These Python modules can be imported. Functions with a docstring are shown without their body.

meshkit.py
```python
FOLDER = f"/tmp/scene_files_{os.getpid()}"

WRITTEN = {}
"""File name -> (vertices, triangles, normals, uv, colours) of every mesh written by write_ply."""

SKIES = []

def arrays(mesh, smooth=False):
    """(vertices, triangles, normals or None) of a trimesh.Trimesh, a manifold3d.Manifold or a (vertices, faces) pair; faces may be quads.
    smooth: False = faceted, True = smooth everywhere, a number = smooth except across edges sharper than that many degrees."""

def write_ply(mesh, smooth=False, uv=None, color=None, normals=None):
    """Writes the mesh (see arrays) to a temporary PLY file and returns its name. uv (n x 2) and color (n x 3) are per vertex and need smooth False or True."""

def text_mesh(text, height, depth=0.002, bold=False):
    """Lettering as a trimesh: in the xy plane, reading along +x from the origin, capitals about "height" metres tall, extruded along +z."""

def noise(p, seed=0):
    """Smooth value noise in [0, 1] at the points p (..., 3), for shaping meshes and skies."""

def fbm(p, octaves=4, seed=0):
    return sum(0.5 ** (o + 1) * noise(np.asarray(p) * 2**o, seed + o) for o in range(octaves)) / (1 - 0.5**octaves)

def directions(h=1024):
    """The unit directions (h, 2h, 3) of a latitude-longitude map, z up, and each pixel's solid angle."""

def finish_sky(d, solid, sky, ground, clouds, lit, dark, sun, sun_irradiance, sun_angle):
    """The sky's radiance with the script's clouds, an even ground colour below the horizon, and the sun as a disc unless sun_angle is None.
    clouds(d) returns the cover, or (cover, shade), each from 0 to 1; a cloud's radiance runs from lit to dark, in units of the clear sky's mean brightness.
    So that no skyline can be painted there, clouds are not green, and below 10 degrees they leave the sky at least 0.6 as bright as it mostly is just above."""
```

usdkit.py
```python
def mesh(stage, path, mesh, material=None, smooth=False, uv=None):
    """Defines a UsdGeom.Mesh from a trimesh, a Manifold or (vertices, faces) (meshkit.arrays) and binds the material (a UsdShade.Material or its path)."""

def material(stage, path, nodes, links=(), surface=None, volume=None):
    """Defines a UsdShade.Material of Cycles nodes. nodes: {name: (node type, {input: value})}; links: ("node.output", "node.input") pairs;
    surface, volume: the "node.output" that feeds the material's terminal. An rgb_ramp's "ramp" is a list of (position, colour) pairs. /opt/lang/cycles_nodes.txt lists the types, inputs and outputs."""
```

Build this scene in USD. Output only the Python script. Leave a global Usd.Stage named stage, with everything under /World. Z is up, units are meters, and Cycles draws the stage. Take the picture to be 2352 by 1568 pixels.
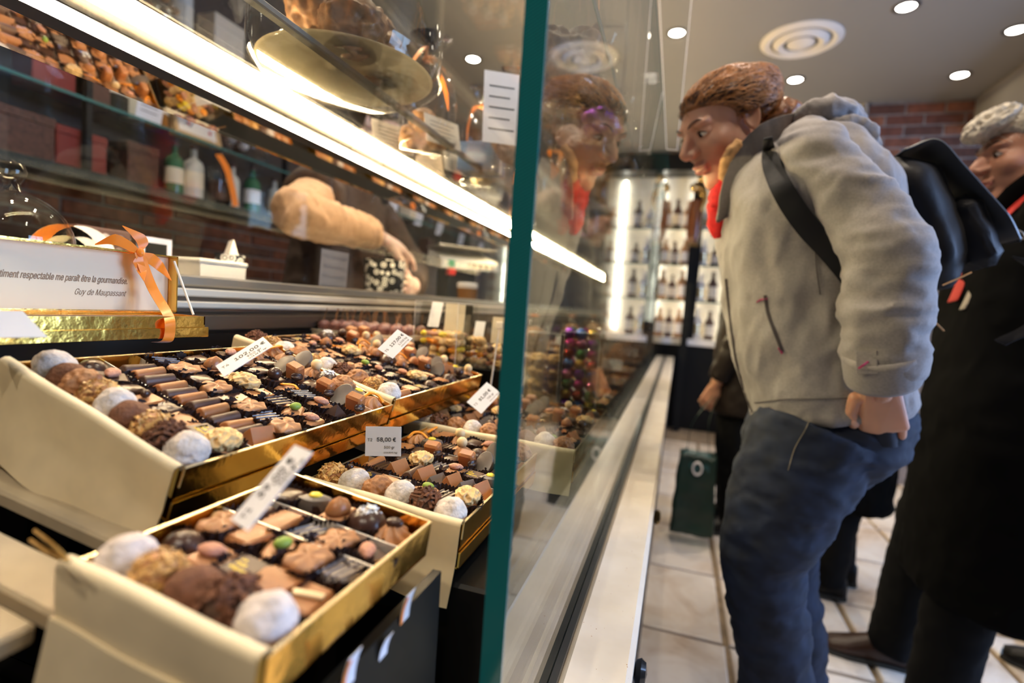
import math, random, numpy as np, trimesh, usdkit, meshkit
from manifold3d import Manifold, Mesh as MMesh, CrossSection
from pxr import Usd, UsdGeom, UsdLux, UsdShade, Gf, Sdf, Vt

# ------------------------------------------------------------------ stage, camera, light
stage = Usd.Stage.CreateInMemory()
UsdGeom.SetStageUpAxis(stage, 'Z'); UsdGeom.SetStageMetersPerUnit(stage, 1.0)
W_ = '/World'
UsdGeom.Xform.Define(stage, W_); UsdGeom.Scope.Define(stage, W_ + '/Looks')
rnd = random.Random(7); NR = np.random.default_rng(11)
PI = math.pi

# the camera stands at the end of the counter's front pane; its frame is solved from the vanishing points
FPX, CX, CY = 1200.0, 1176.0, 784.0
_v1 = np.array([1560.0, 728.0]); _d = np.array([_v1[0]-CX, _v1[1]-CY, FPX]); _d /= np.linalg.norm(_d)
_u = np.array([.09, -1.0, 0.0]); _u = _u - _d*(_u@_d); _u /= np.linalg.norm(_u)
RC = np.stack([np.cross(_d, _u), _d, _u])            # world = RC @ (right, down, forward)
CAM = np.array([0, 0, 1.06])
cam = UsdGeom.Camera.Define(stage, W_ + '/camera')
_m = np.eye(4); _m[0, :3] = RC[:, 0]; _m[1, :3] = -RC[:, 1]; _m[2, :3] = -RC[:, 2]; _m[3, :3] = CAM
cam.AddTransformOp().Set(Gf.Matrix4d(_m.tolist()))
cam.CreateHorizontalApertureAttr(36.0); cam.CreateVerticalApertureAttr(24.0)
cam.CreateFocalLengthAttr(36.0*FPX/2352)
cam.CreateFStopAttr(2.8); cam.CreateFocusDistanceAttr(0.56)
cam.CreateClippingRangeAttr((0.02, 200.0))
cam.CreateExposureAttr(0.15)

def wmat(name, nodes, links=(), surface=None):
    return usdkit.material(stage, f'{W_}/Looks/{name}', nodes, links, surface)
dome = UsdLux.DomeLight.Define(stage, W_ + '/sky'); dome.CreateIntensityAttr(0.9); dome.CreateColorAttr(Gf.Vec3f(.45, .66, 1.0))
win = UsdLux.RectLight.Define(stage, W_ + '/daylight')       # daylight in the shop's window on the right
win.CreateWidthAttr(1.9); win.CreateHeightAttr(1.7); win.CreateIntensityAttr(12.0); win.CreateColorAttr(Gf.Vec3f(.36, .55, 1.0))
_t = np.eye(4); _t[0, :3] = (0, 1, 0); _t[1, :3] = (0, 0, 1); _t[2, :3] = (1, 0, 0); _t[3, :3] = (3.12, 1.4, 1.5)
win.AddTransformOp().Set(Gf.Matrix4d(_t.tolist()))
LEDW, SPOT = 260.0, 900.0       # strength of the case's light strip and of the ceiling spots

def ray(px): return RC @ np.array([(px[0]-CX)/FPX, (px[1]-CY)/FPX, 1.0])
def at(px, zc): return CAM + ray(px)*zc
def onx(px, x): k = ray(px); return CAM + k*(x/k[0])
def ony(px, y): k = ray(px); return CAM + k*(y/k[1])
def onz(px, z): k = ray(px); return CAM + k*((z-CAM[2])/k[2])

# ------------------------------------------------------------------ prims
seen = {}
def nm(parent, name):
    k = (parent, name); n = seen.get(k, 0); seen[k] = n+1
    return f'{parent}/{name}' + (f'_{n:03d}' if n else '')
def setx(x, M):
    x.AddTransformOp().Set(Gf.Matrix4d(np.asarray(M, float).T.tolist()))
def tag(p, label=None, cat=None, group=None, kind=None):
    for k, v in (('label', label), ('category', cat), ('group', group), ('kind', kind)):
        if v: p.SetCustomDataByKey(k, v)
    return p
def T(x=0, y=0, z=0, rz=0, rx=0, ry=0, s=1.0):
    c, sn = math.cos, math.sin
    Rz = np.array([[c(rz), -sn(rz), 0], [sn(rz), c(rz), 0], [0, 0, 1]])
    Rx = np.array([[1, 0, 0], [0, c(rx), -sn(rx)], [0, sn(rx), c(rx)]])
    Ry = np.array([[c(ry), 0, sn(ry)], [0, 1, 0], [-sn(ry), 0, c(ry)]])
    M = np.eye(4); M[:3, :3] = Rz @ Ry @ Rx * s; M[:3, 3] = (x, y, z)
    return M
def frame(o, x, y, z):
    M = np.eye(4); M[:3, 0] = x; M[:3, 1] = y; M[:3, 2] = z; M[:3, 3] = o
    return M
def thing(name, label, cat, M=None, group=None):
    x = UsdGeom.Xform.Define(stage, nm(W_, name)); setx(x, np.eye(4) if M is None else M)
    return tag(x.GetPrim(), label, cat, group)
def put(name, mesh, mat, parent=None, smooth=30, label=None, cat=None, group=None, kind=None, M=None):
    path = nm(str(parent.GetPath()) if parent else W_, name)
    m = usdkit.mesh(stage, path, mesh, mat, smooth)
    if M is not None: setx(m, M)
    return tag(m.GetPrim(), label, cat, group, kind)
def dup(src, M, label=None, group=None):
    was = src.GetCustomData(); name = src.GetName().rstrip('0123456789').rstrip('_')
    x = UsdGeom.Xform.Define(stage, nm(W_, name)); p = x.GetPrim()
    p.GetReferences().AddInternalReference(src.GetPath())
    p.GetAttribute('xformOp:transform').Set(Gf.Matrix4d(np.asarray(M, float).T.tolist())) if p.GetAttribute('xformOp:transform') else setx(x, M)
    p.SetInstanceable(True)
    return tag(p, label or was['label'], was['category'], group or was.get('group'))

# ------------------------------------------------------------------ shapes
def tri(m):
    if isinstance(m, Manifold):
        k = m.to_mesh(); return trimesh.Trimesh(np.array(k.vert_properties[:, :3]), np.array(k.tri_verts), process=False)
    return m
def cat(*ms):
    return trimesh.util.concatenate([tri(m) for m in ms if m is not None])
def man(m):
    m = tri(m); m.merge_vertices()
    return Manifold(MMesh(np.asarray(m.vertices, np.float32), np.asarray(m.faces, np.uint32)))
def box(x0, x1, y0, y1, z0, z1, b=0.0):
    if b <= 0:
        return trimesh.creation.box(bounds=[[min(x0, x1), min(y0, y1), min(z0, z1)], [max(x0, x1), max(y0, y1), max(z0, z1)]])
    lo, hi = np.minimum([x0, y0, z0], [x1, y1, z1]), np.maximum([x0, y0, z0], [x1, y1, z1]); P = []
    b = min(b, .49*float((hi-lo).min()))
    for i in range(8):
        c = np.array([hi[k] if i >> k & 1 else lo[k] for k in range(3)]); s = np.array([-1 if i >> k & 1 else 1 for k in range(3)])
        for k in range(3):
            q = c + s*b; q[k] = c[k]; P.append(q)
    return tri(Manifold.hull_points(np.array(P)))
def hullp(P): return tri(Manifold.hull_points(np.asarray(P, float)))
def tf(m, M): m = tri(m).copy(); m.apply_transform(M); return m
def cyl(p0, p1, r0, r1=None, n=20):
    p0, p1 = np.asarray(p0, float), np.asarray(p1, float); r1 = r0 if r1 is None else r1
    return tube([p0, p1], [r0, r1], n)
def basis(t):
    a = np.array([0, 0, 1.0]) if abs(t[2]) < .9 else np.array([1.0, 0, 0])
    x = np.cross(a, t); x /= np.linalg.norm(x); return x, np.cross(t, x)
def rings(R, caps=True):
    R = np.asarray(R, float); k, n = R.shape[:2]; V = R.reshape(-1, 3)
    i, j = np.meshgrid(np.arange(k-1), np.arange(n), indexing='ij'); a = i*n+j; b = i*n+(j+1) % n
    F = np.concatenate([np.stack([a, b, b+n], -1).reshape(-1, 3), np.stack([a, b+n, a+n], -1).reshape(-1, 3)])
    if caps:
        c0, c1 = len(V), len(V)+1; V = np.vstack([V, R[0].mean(0), R[-1].mean(0)]); q = np.arange(n); e = (k-1)*n
        F = np.vstack([F, np.stack([np.full(n, c0), (q+1) % n, q], -1), np.stack([np.full(n, c1), e+q, e+(q+1) % n], -1)])
    return trimesh.Trimesh(V, F, process=False)
def tube(P, r, n=10, flat=1.0, up=None):
    P = np.asarray(P, float); r = np.broadcast_to(np.asarray(r, float), (len(P),)); t = np.gradient(P, axis=0); t /= np.linalg.norm(t, axis=1)[:, None]+1e-12
    x = None; R = []; a = np.arange(n)*2*PI/n
    for i in range(len(P)):
        if up is not None: x = np.cross(up, t[i]); x /= np.linalg.norm(x)+1e-9
        elif x is None: x = basis(t[i])[0]
        else: x = x - t[i]*(x@t[i]); x /= np.linalg.norm(x)+1e-9
        y = np.cross(t[i], x); R.append(P[i] + r[i]*(np.cos(a)[:, None]*x + flat*np.sin(a)[:, None]*y))
    return rings(R)
def curve(P, n=24):
    """A smooth (Catmull-Rom) line through the points."""
    P = np.asarray(P, float); Q = np.vstack([2*P[0]-P[1], P, 2*P[-1]-P[-2]]); out = []
    s = np.linspace(0, len(P)-1-1e-9, n)
    for u in s:
        i = int(u); f = u-i; a, b, c, d = Q[i:i+4]
        out.append(.5*((2*b)+(c-a)*f+(2*a-5*b+4*c-d)*f*f+(3*b-a-3*c+d)*f**3))
    return np.array(out)
def lathe(prof, n=32): return trimesh.creation.revolve(np.asarray(prof, float), sections=n)
def ball(r=1.0, sub=3, s=(1, 1, 1), c=(0, 0, 0)):
    m = trimesh.creation.icosphere(sub, r); m.vertices = m.vertices*np.array(s)+np.array(c); return m
def bump(m, amp, sc, seed=0, oc=3, ridge=False):
    m = m.copy(); p = np.asarray(m.vertices); f = meshkit.fbm(p*sc+17.3, oc, seed)
    f = 1-2*np.abs(2*f-1) if ridge else 2*f-1
    m.vertices = p + np.asarray(m.vertex_normals)*(f*amp)[:, None]; return m
def ribbon(P, w, side, n=30, th=.0004):
    """A flat band along the points; side: its width direction, one per point or one for all."""
    P = curve(P, n); S = np.asarray(side, float); S = curve(S, n) if S.ndim == 2 else np.tile(S, (n, 1)); S /= np.linalg.norm(S, axis=1)[:, None]
    wv = np.asarray(w, float); wv = np.interp(np.linspace(0, 1, n), np.linspace(0, 1, len(wv)), wv) if wv.ndim else np.full(n, wv)
    t = np.gradient(P, axis=0); N = np.cross(t, S); N /= np.linalg.norm(N, axis=1)[:, None]+1e-9; a = S*wv[:, None]/2; N = N*th/2
    return rings(np.stack([P-a-N, P+a-N, P+a+N, P-a+N], 1))
def prism(pts, h, plane='xy'):
    from shapely.geometry import Polygon
    m = trimesh.creation.extrude_polygon(Polygon(pts), h, engine='earcut')
    if plane == 'xz': m.apply_transform(np.array([[1, 0, 0, 0], [0, 0, -1, h], [0, 1, 0, 0], [0, 0, 0, 1]]))
    if plane == 'yz': m.apply_transform(np.array([[0, 0, 1, 0], [1, 0, 0, 0], [0, 1, 0, 0], [0, 0, 0, 1]]))
    return m
def text(t, h, bold=False, d=.0002, center=False):
    m = meshkit.text_mesh(t, h, d, bold)
    if center: m.apply_translation([-m.bounds[:, 0].mean(), 0, 0])
    return m

# ------------------------------------------------------------------ materials
def P(name, col, rough=.5, metal=0.0, var=0.0, scale=30.0, bmp=0.0, bscale=200.0, **kw):
    """Principled; var mixes two tones by noise, bmp adds fine relief."""
    n = {'p': ('principled_bsdf', dict(base_color=col, roughness=rough, metallic=metal, **kw))}; l = []
    n['g'] = ('texture_coordinate', {})
    if var:
        a = tuple(max(0, c*(1-var)) for c in col); b = tuple(min(1, c*(1+var)) for c in col)
        n['n'] = ('noise_texture', dict(scale=scale, detail=4.0)); n['r'] = ('rgb_ramp', {'ramp': [(.3, a), (.7, b)]})
        l += [('g.object', 'n.vector'), ('n.fac', 'r.fac'), ('r.color', 'p.base_color')]
    if bmp:
        n['n2'] = ('noise_texture', dict(scale=bscale, detail=3.0)); n['b'] = ('bump', dict(strength=bmp, distance=.002))
        l += [('g.object', 'n2.vector'), ('n2.fac', 'b.height'), ('b.normal', 'p.normal')]
    return wmat(name, n, l, 'p.BSDF')
def emit(name, col, s): return wmat(name, {'e': ('emission', dict(color=col, strength=s))}, (), 'e.emission')
def pane(name, tint=(1, 1, 1), rough=0.0, r0=.04, gtint=(1, 1, 1)):
    """A sheet that lets light straight through and mirrors more the flatter it is seen (Schlick; the same from both faces)."""
    return wmat(name, {'t': ('transparent_bsdf', dict(color=tint)), 'g': ('glossy_bsdf', dict(color=gtint, roughness=rough)), 'w': ('layer_weight', dict(blend=.5)), 'q': ('math', dict(math_type='power', value2=5.0)),
                'r': ('map_range', dict(to_min=r0, to_max=1.0)), 'm': ('mix_closure', {})},
                [('w.facing', 'q.value1'), ('q.value', 'r.value'), ('r.result', 'm.fac'), ('t.BSDF', 'm.closure1'), ('g.BSDF', 'm.closure2')], 'm.closure')
M_ = {}
M_['gold'] = P('gold_foil', (1.0, .60, .135), .15, 1.0, bmp=.25, bscale=60)
M_['gold_rim'] = P('gold_rim', (1.0, .82, .5), .25, .9)
M_['silver_rim'] = P('pale_rim', (.95, .9, .82), .3, .5)
M_['parch'] = P('parchment', (.82, .70, .46), .6, var=.06, scale=40)
M_['milk'] = P('milk_chocolate', (.37, .150, .052), .36, var=.08, scale=90, bmp=.08, bscale=300, subsurface_weight=.08)
M_['milk2'] = P('milk_praline', (.43, .195, .080), .42, var=.14, scale=120, bmp=.15, bscale=300)
M_['dark'] = P('dark_chocolate', (.06, .026, .016), .28, var=.15, scale=90, bmp=.06, bscale=300)
M_['dark2'] = P('dark_chocolate_matt', (.085, .042, .028), .42, var=.15, scale=90)
M_['cup'] = P('paper_cup', (.022, .008, .006), .55)
M_['powder'] = P('icing_sugar', (.64, .57, .53), .9, var=.22, scale=150, bmp=.5, bscale=420)
M_['cocoa'] = P('cocoa_powder', (.16, .062, .03), .8, var=.25, scale=250, bmp=.6, bscale=500)
M_['flake'] = P('milk_flakes', (.36, .155, .06), .55, var=.25, scale=200, bmp=.4, bscale=400)
M_['nut'] = P('roasted_nut', (.62, .36, .12), .5, var=.35, scale=260)
M_['walnut'] = P('walnut', (.72, .46, .19), .5, var=.22, scale=150)
M_['almond'] = P('almond', (.50, .235, .15), .65, var=.2, scale=300, bmp=.4, bscale=500)
M_['hazel'] = P('hazelnut', (.83, .61, .33), .5, var=.12, scale=90)
M_['pist'] = P('pistachio', (.22, .33, .04), .5, var=.3, scale=120)
M_['orange'] = P('candied_orange', (.90, .30, .02), .25, var=.2, scale=120)
M_['lemon'] = P('candied_lemon', (.93, .66, .05), .3, var=.2, scale=200)
M_['grey_choc'] = P('bloomed_dark', (.135, .105, .085), .36, var=.1, scale=90)
M_['goldprint'] = P('gold_print', (.80, .56, .03), .45)
M_['salt'] = P('salt_flakes', (.9, .88, .85), .3)
M_['white'] = P('white_card', (.83, .83, .88), .55)
M_['ink'] = P('ink', (.02, .02, .03), .6)
M_['ivory'] = P('ivory_panel', (.80, .66, .47), .5)
M_['brown_ink'] = P('brown_ink', (.28, .17, .09), .6)
M_['ribbon'] = P('orange_satin', (1.0, .27, .01), .35, sheen_weight=.4)
M_['stick'] = P('white_stick', (.85, .8, .7), .5)
M_['black'] = P('black_panel', (.005, .005, .005), .4, specular_ior_level=.25)
M_['matt_black'] = P('matt_black', (.006, .006, .006), .8)
M_['stone'] = None
M_['steel'] = P('brushed_steel', (.55, .52, .46), .3, .9, bmp=.05, bscale=90)
M_['cream'] = P('cream_lacquer', (.78, .70, .55), .4)
M_['rubber'] = P('dark_rubber', (.015, .017, .016), .35)
M_['led'] = emit('led_strip', (1.0, .74, .42), LEDW)
M_['glass'] = pane('pane_glass', (.93, .97, .95))
M_['glass_clear'] = pane('clear_glass', (.97, .98, .97))
M_['cello'] = pane('cellophane', (.97, .97, .96), .03, .07)
M_['edge'] = wmat('pane_edge', {'p': ('principled_bsdf', dict(base_color=(.01, .15, .16), roughness=.12, coat_weight=.5)), 'g': ('texture_coordinate', {}), 'mp': ('mapping', dict(rotation=(0, .5, 0))),
        'w': ('wave_texture', dict(scale=160.0, distortion=1.5, bands_direction='z')), 'r': ('rgb_ramp', {'ramp': [(.0, (.006, .11, .13)), (1, (.012, .20, .21))]})},
        [('g.object', 'mp.vector'), ('mp.vector', 'w.vector'), ('w.fac', 'r.fac'), ('r.color', 'p.base_color')], 'p.BSDF')
M_['shelf_edge'] = P('shelf_edge', (.05, .16, .15), .15)
M_['mirror'] = P('mirror', (.8, .78, .74), .03, 1.0)
M_['jar'] = pane('jar_glass', (.97, .97, .94), .01, .05)
# ------------------------------------------------------------------ the room
M_['stone'] = wmat('speckled_stone', {'p': ('principled_bsdf', dict(roughness=.28)), 'g': ('texture_coordinate', {}), 'n': ('noise_texture', dict(scale=14.0, detail=5.0)), 'r': ('rgb_ramp', {'ramp': [(.3, (.72, .62, .48)), (.7, (.82, .73, .60))]}),
    'v': ('voronoi_texture', dict(scale=120.0)), 'r2': ('rgb_ramp', {'ramp': [(.0, (1, 1, 1)), (.07, (1, 1, 1)), (.10, (0, 0, 0)), (1, (0, 0, 0))]}), 'v2': ('noise_texture', dict(scale=22.0, detail=2.0)), 'm2': ('math', dict(math_type='multiply')),
    'r3': ('rgb_ramp', {'ramp': [(.52, (0, 0, 0)), (.6, (1, 1, 1))]}), 'm': ('mix_color', dict(b=(.42, .22, .10)))},
    [('g.object', 'n.vector'), ('g.object', 'v.vector'), ('g.object', 'v2.vector'), ('n.fac', 'r.fac'), ('r.color', 'm.a'), ('v.distance', 'r2.fac'), ('v2.fac', 'r3.fac'), ('r2.color', 'm2.value1'), ('r3.color', 'm2.value2'), ('m2.value', 'm.fac'), ('m.result', 'p.base_color')], 'p.BSDF')
tiles = [wmat(f'travertine_{i}', {'p': ('principled_bsdf', dict(roughness=.34)), 'g': ('texture_coordinate', {}), 'n': ('noise_texture', dict(scale=3.2+i, detail=7.0, roughness=.62, distortion=.8)),
    'r': ('rgb_ramp', {'ramp': [(.28, (.40, .28, .18)), (.42, (.63, .52, .41)), (.6, (.74, .66, .56)), (.8, (.66, .56, .45))]}), 'b': ('bump', dict(strength=.25, distance=.01))},
    [('g.object', 'n.vector'), ('n.fac', 'r.fac'), ('r.color', 'p.base_color'), ('n.fac', 'b.height'), ('b.normal', 'p.normal')], 'p.BSDF') for i in range(3)]
M_['grout'] = P('floor_joint', (.26, .19, .12), .9, var=.3, scale=20)
M_['ceil'] = P('ceiling_paint', (.205, .190, .178), .85)
M_['wallp'] = P('wall_paint', (.33, .29, .25), .85)
M_['mortar'] = P('mortar', (.25, .21, .19), .95, var=.2, scale=30)
bricks = [P(f'brick_tone_{i}', c, .85, var=.28, scale=22, bmp=.5, bscale=90) for i, c in enumerate([(.20, .068, .036), (.15, .052, .032), (.25, .095, .05), (.11, .045, .03)])]
M_['dark_wall'] = P('dark_shelf_back', (.035, .026, .024), .6, var=.3, scale=4)
M_['teal_dark'] = P('dark_teal_board', (.012, .026, .028), .4)
M_['counter'] = P('counter_front', (.05, .05, .052), .5)

ZC = 2.62
fl = put('floor', box(-2.3, 3.3, -1.6, 5.9, -.05, -.012), M_['grout'], kind='structure')
r_ = random.Random(3)
for j in range(-1, 9):
    for i in range(-1, 7):
        x0, y0 = .24+.435*i-.435, 1.80+.48*(j-3); g = .007
        if y0 > 5.8 or x0 > 3.2: continue
        c = [(x0+g+r_.uniform(0, .006), y0+g+r_.uniform(0, .006)), (x0+.435-g-r_.uniform(0, .006), y0+g+r_.uniform(0, .006)), (x0+.435-g-r_.uniform(0, .006), y0+.48-g-r_.uniform(0, .006)), (x0+g+r_.uniform(0, .006), y0+.48-g-r_.uniform(0, .006))]
        m = np.array(c).mean(0); z = r_.uniform(-.002, .0015); P8 = []
        for (a, b) in c: P8 += [(a, b, -.02), (a, b, z-.003), (m[0]+(a-m[0])*.975, m[1]+(b-m[1])*.975, z)]
        put('tile', hullp(P8), tiles[r_.randrange(3)], fl, smooth=False)
put('ceiling', box(-2.3, 3.3, -1.6, 5.9, ZC, ZC+.1), M_['ceil'], kind='structure')
wl = put('wall_left', box(-2.3, -2.2, -1.6, 5.9, 0, ZC), M_['mortar'], kind='structure')
def lay(parent, o, ux, up, nrm, u0, u1, z0, z1, L, Hh, jo, seed):
    """Courses of single bricks on a wall; every brick is a part of it."""
    r = random.Random(seed); k = 0; z = z0
    while z < z1:
        u = u0 - (L+jo)*(.5 if k % 2 else 0)
        while u < u1:
            a, b = max(u, u0), min(u+L, u1)
            if b-a > .03:
                d = r.uniform(.004, .010); m = box(a, b, 0, d+.01, z, min(z+Hh, z1), .003)
                put('brick', tf(m, frame(np.array(o)-np.array(nrm)*.01, ux, nrm, up)), bricks[r.randrange(4)], parent, smooth=False)
            u += L+jo
        z += Hh+jo; k += 1
lay(wl, (-2.2, 0, 0), (0, 1, 0), (0, 0, 1), (1, 0, 0), .75, 3.4, 1.05, 1.42, .29, .050, .010, 5)
wf = put('wall_back', cat(box(1.115, 1.99, 4.25, 4.4, 0, ZC), box(2.9, 3.3, 4.25, 4.4, 0, ZC), box(1.99, 2.9, 4.25, 4.4, 2.04, ZC), box(1.10, 1.13, 4.25, 5.9, 0, ZC)), M_['mortar'], kind='structure')
lay(wf, (0, 4.25, 0), (1, 0, 0), (0, 0, 1), (0, -1, 0), 1.118, 1.95, 1.50, ZC-.02, .215, .062, .012, 9)
put('trim_1', box(1.085, 1.117, 4.235, 4.27, 0, ZC, .004), M_['wallp'], kind='structure')
put('trim_2', box(1.085, 1.10, 4.27, 5.85, 0, ZC), M_['wallp'], kind='structure')
put('wall_far', box(-2.3, 1.15, 5.6, 5.7, 0, ZC), M_['wallp'], kind='structure')
put('wall_right', cat(box(3.0, 3.1, -1.6, .4, 0, ZC), box(3.0, 3.1, 2.4, 4.4, 0, ZC), box(3.0, 3.1, .4, 2.4, 0, .6), box(3.0, 3.1, .4, 2.4, 2.4, ZC)), M_['dark_wall'], kind='structure')
put('wall_near', box(-2.3, 3.1, -1.7, -1.6, 0, ZC), M_['dark_wall'], kind='structure')
put('window_1', cat(box(3.0, 3.05, .4, .46, .6, 2.4), box(3.0, 3.05, 2.34, 2.4, .6, 2.4), box(3.0, 3.05, 1.37, 1.43, .6, 2.4), box(3.0, 3.05, .4, 2.4, .6, .66), box(3.0, 3.05, .4, 2.4, 2.34, 2.4)), M_['cream'], kind='structure')
put('trim_3', box(1.72, 3.0, 2.2, 4.25, 2.36, ZC, .01), M_['wallp'], kind='structure')        # soffit over the entrance
d1 = put('door_1', cat(box(1.93, 1.99, 4.16, 4.25, 0, 2.1, .004), box(2.9, 2.96, 4.16, 4.25, 0, 2.1, .004), box(1.93, 2.96, 4.16, 4.25, 2.04, 2.1, .004)), M_['black'], kind='structure')
put('door_pane', box(1.99, 2.9, 4.20, 4.21, .05, 2.04), M_['glass_clear'], d1)

# recessed ceiling spots
M_['spot'] = emit('spot_lens', (1.0, .92, .82), 24.0)
M_['spot_rim'] = P('spot_rim', (.05, .045, .04), .4)
where = ['at the near edge of the acrylic holder', 'behind the bending woman\'s hair', 'highest of those at the right', 'above the white-haired woman', 'at the picture\'s right edge', 'out of view over the near ledge end', 'over the near server side', 'over the far server side', 'out of view right over the ledge', 'over the ledge beyond the woman', 'out of view over the gift box', 'over the server\'s work counter', 'out of view over the large glass jar', 'behind the camera over the server side', 'behind the camera over the ledge']
for i, px in enumerate([(1555, 75), (1827, 183), (2082, 15), (2205, 172), (2335, 68)]+[None]*10):
    p = onz(px, ZC) if px else [(.75, .55), (-1.4, 1.2), (-1.4, 3.2), (.10, .95), (.15, 1.9), (-1.0, .55), (-.9, 2.2), (-.55, 1.2), (-.40, -.75), (.12, -.60)][i-5]
    t = thing('ceiling_spot', f'small round recessed ceiling spot {where[i]}', 'ceiling light', T(p[0], p[1], ZC), 'recessed ceiling spots')
    put('trim_ring', lathe([(.040, -.004), (.057, -.004), (.058, .0), (.040, .0), (.040, -.004)], 32), M_['spot_rim'], t)
    put('lens', tf(lathe([(0, -.0035), (.036, -.0035), (.040, -.001), (0, -.001)], 32), np.eye(4)), M_['spot'], t)
    L = UsdLux.SphereLight.Define(stage, f'{t.GetPath()}/lamp'); L.CreateRadiusAttr(.03); L.CreateIntensityAttr(SPOT); L.CreateColorAttr(Gf.Vec3f(1, .84, .66)); L.AddTranslateOp().Set((0, 0, -.045)); sh = UsdLux.ShapingAPI.Apply(L.GetPrim()); sh.CreateShapingConeAngleAttr(52.0); sh.CreateShapingConeSoftnessAttr(.5)
p = onz((1840, 92), ZC); v = thing('ceiling_vent', 'round white ceiling air vent with concentric rings above the bending woman', 'vent', T(p[0], p[1], ZC))
M_['vent'] = P('vent_paint', (.62, .57, .52), .5)
R0 = .205
put('outer_ring', lathe([(R0*.74, -.012), (R0*.86, -.02), (R0, -.004), (R0, 0), (R0*.74, 0), (R0*.74, -.012)], 48), M_['vent'], v)
put('middle_ring', lathe([(R0*.42, -.022), (R0*.55, -.034), (R0*.68, -.014), (R0*.68, -.008), (R0*.42, -.016), (R0*.42, -.022)], 48), M_['vent'], v)
put('centre_disc', lathe([(0, -.040), (R0*.2, -.036), (R0*.34, -.022), (R0*.34, -.016), (0, -.03)], 48), M_['vent'], v)
put('throat', lathe([(0, -.003), (R0*.75, -.003), (R0*.75, 0), (0, 0)], 48), M_['black'], v)

# ------------------------------------------------------------------ counter, pane, shelf, light strip
XG = -.1; ZL = .687; YE = 5.13
ct = thing('display_counter', 'long chocolate display counter with speckled cream stone ledge along the front pane', 'counter')
put('stone_ledge', cat(box(XG+.015, -.0145, .05, YE, ZL-.035, ZL, .006), box(XG-.05, XG-.012, .05, YE, ZL-.035, ZL, .004)), M_['stone'], ct, label='speckled cream stone ledge')
put('gasket', cat(box(XG+.0078, XG+.015, .05, YE, ZL-.02, ZL+.004), box(XG-.012, XG-.0078, .05, YE, ZL-.02, ZL+.003), box(XG-.010, XG+.010, .05, YE, ZL-.02, ZL-.003)), M_['rubber'], ct)
put('front_panel', box(-.12, -.03, .05, YE, 0, ZL-.035), M_['counter'], ct)
for m in (box(-.70, -.15, .05, YE, .60, .64), box(-.70, -.69, .05, YE, .64, .985), box(-.165, -.158, .05, .36, .64, .852), box(-.69, -.12, 5.06, YE, .64, 1.0)): put('well_panel', m, M_['black'], ct)
put('step', box(-.69, -.35, .36, 5.06, .64, .868, .003), M_['black'], ct)
put('step', box(-.36, -.118, .409, 5.06, .64, .815, .003), M_['black'], ct)
put('rear_rail', box(-.735, -.70, .05, YE, 1.056, 1.073, .003), M_['steel'], ct)
put('track', box(-.72, -.695, .05, YE, 1.041, 1.053, .002), M_['cream'], ct)
put('track', box(-.72, -.690, .05, YE, 1.024, 1.034, .002), M_['cream'], ct)
put('rear_panel', cat(box(-.73, -.705, .05, YE, .995, 1.056), box(-.73, -.69, .05, YE, .985, 1.018, .006)), P('bronze_steel', (.16, .13, .10), .35, .8), ct)
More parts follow.
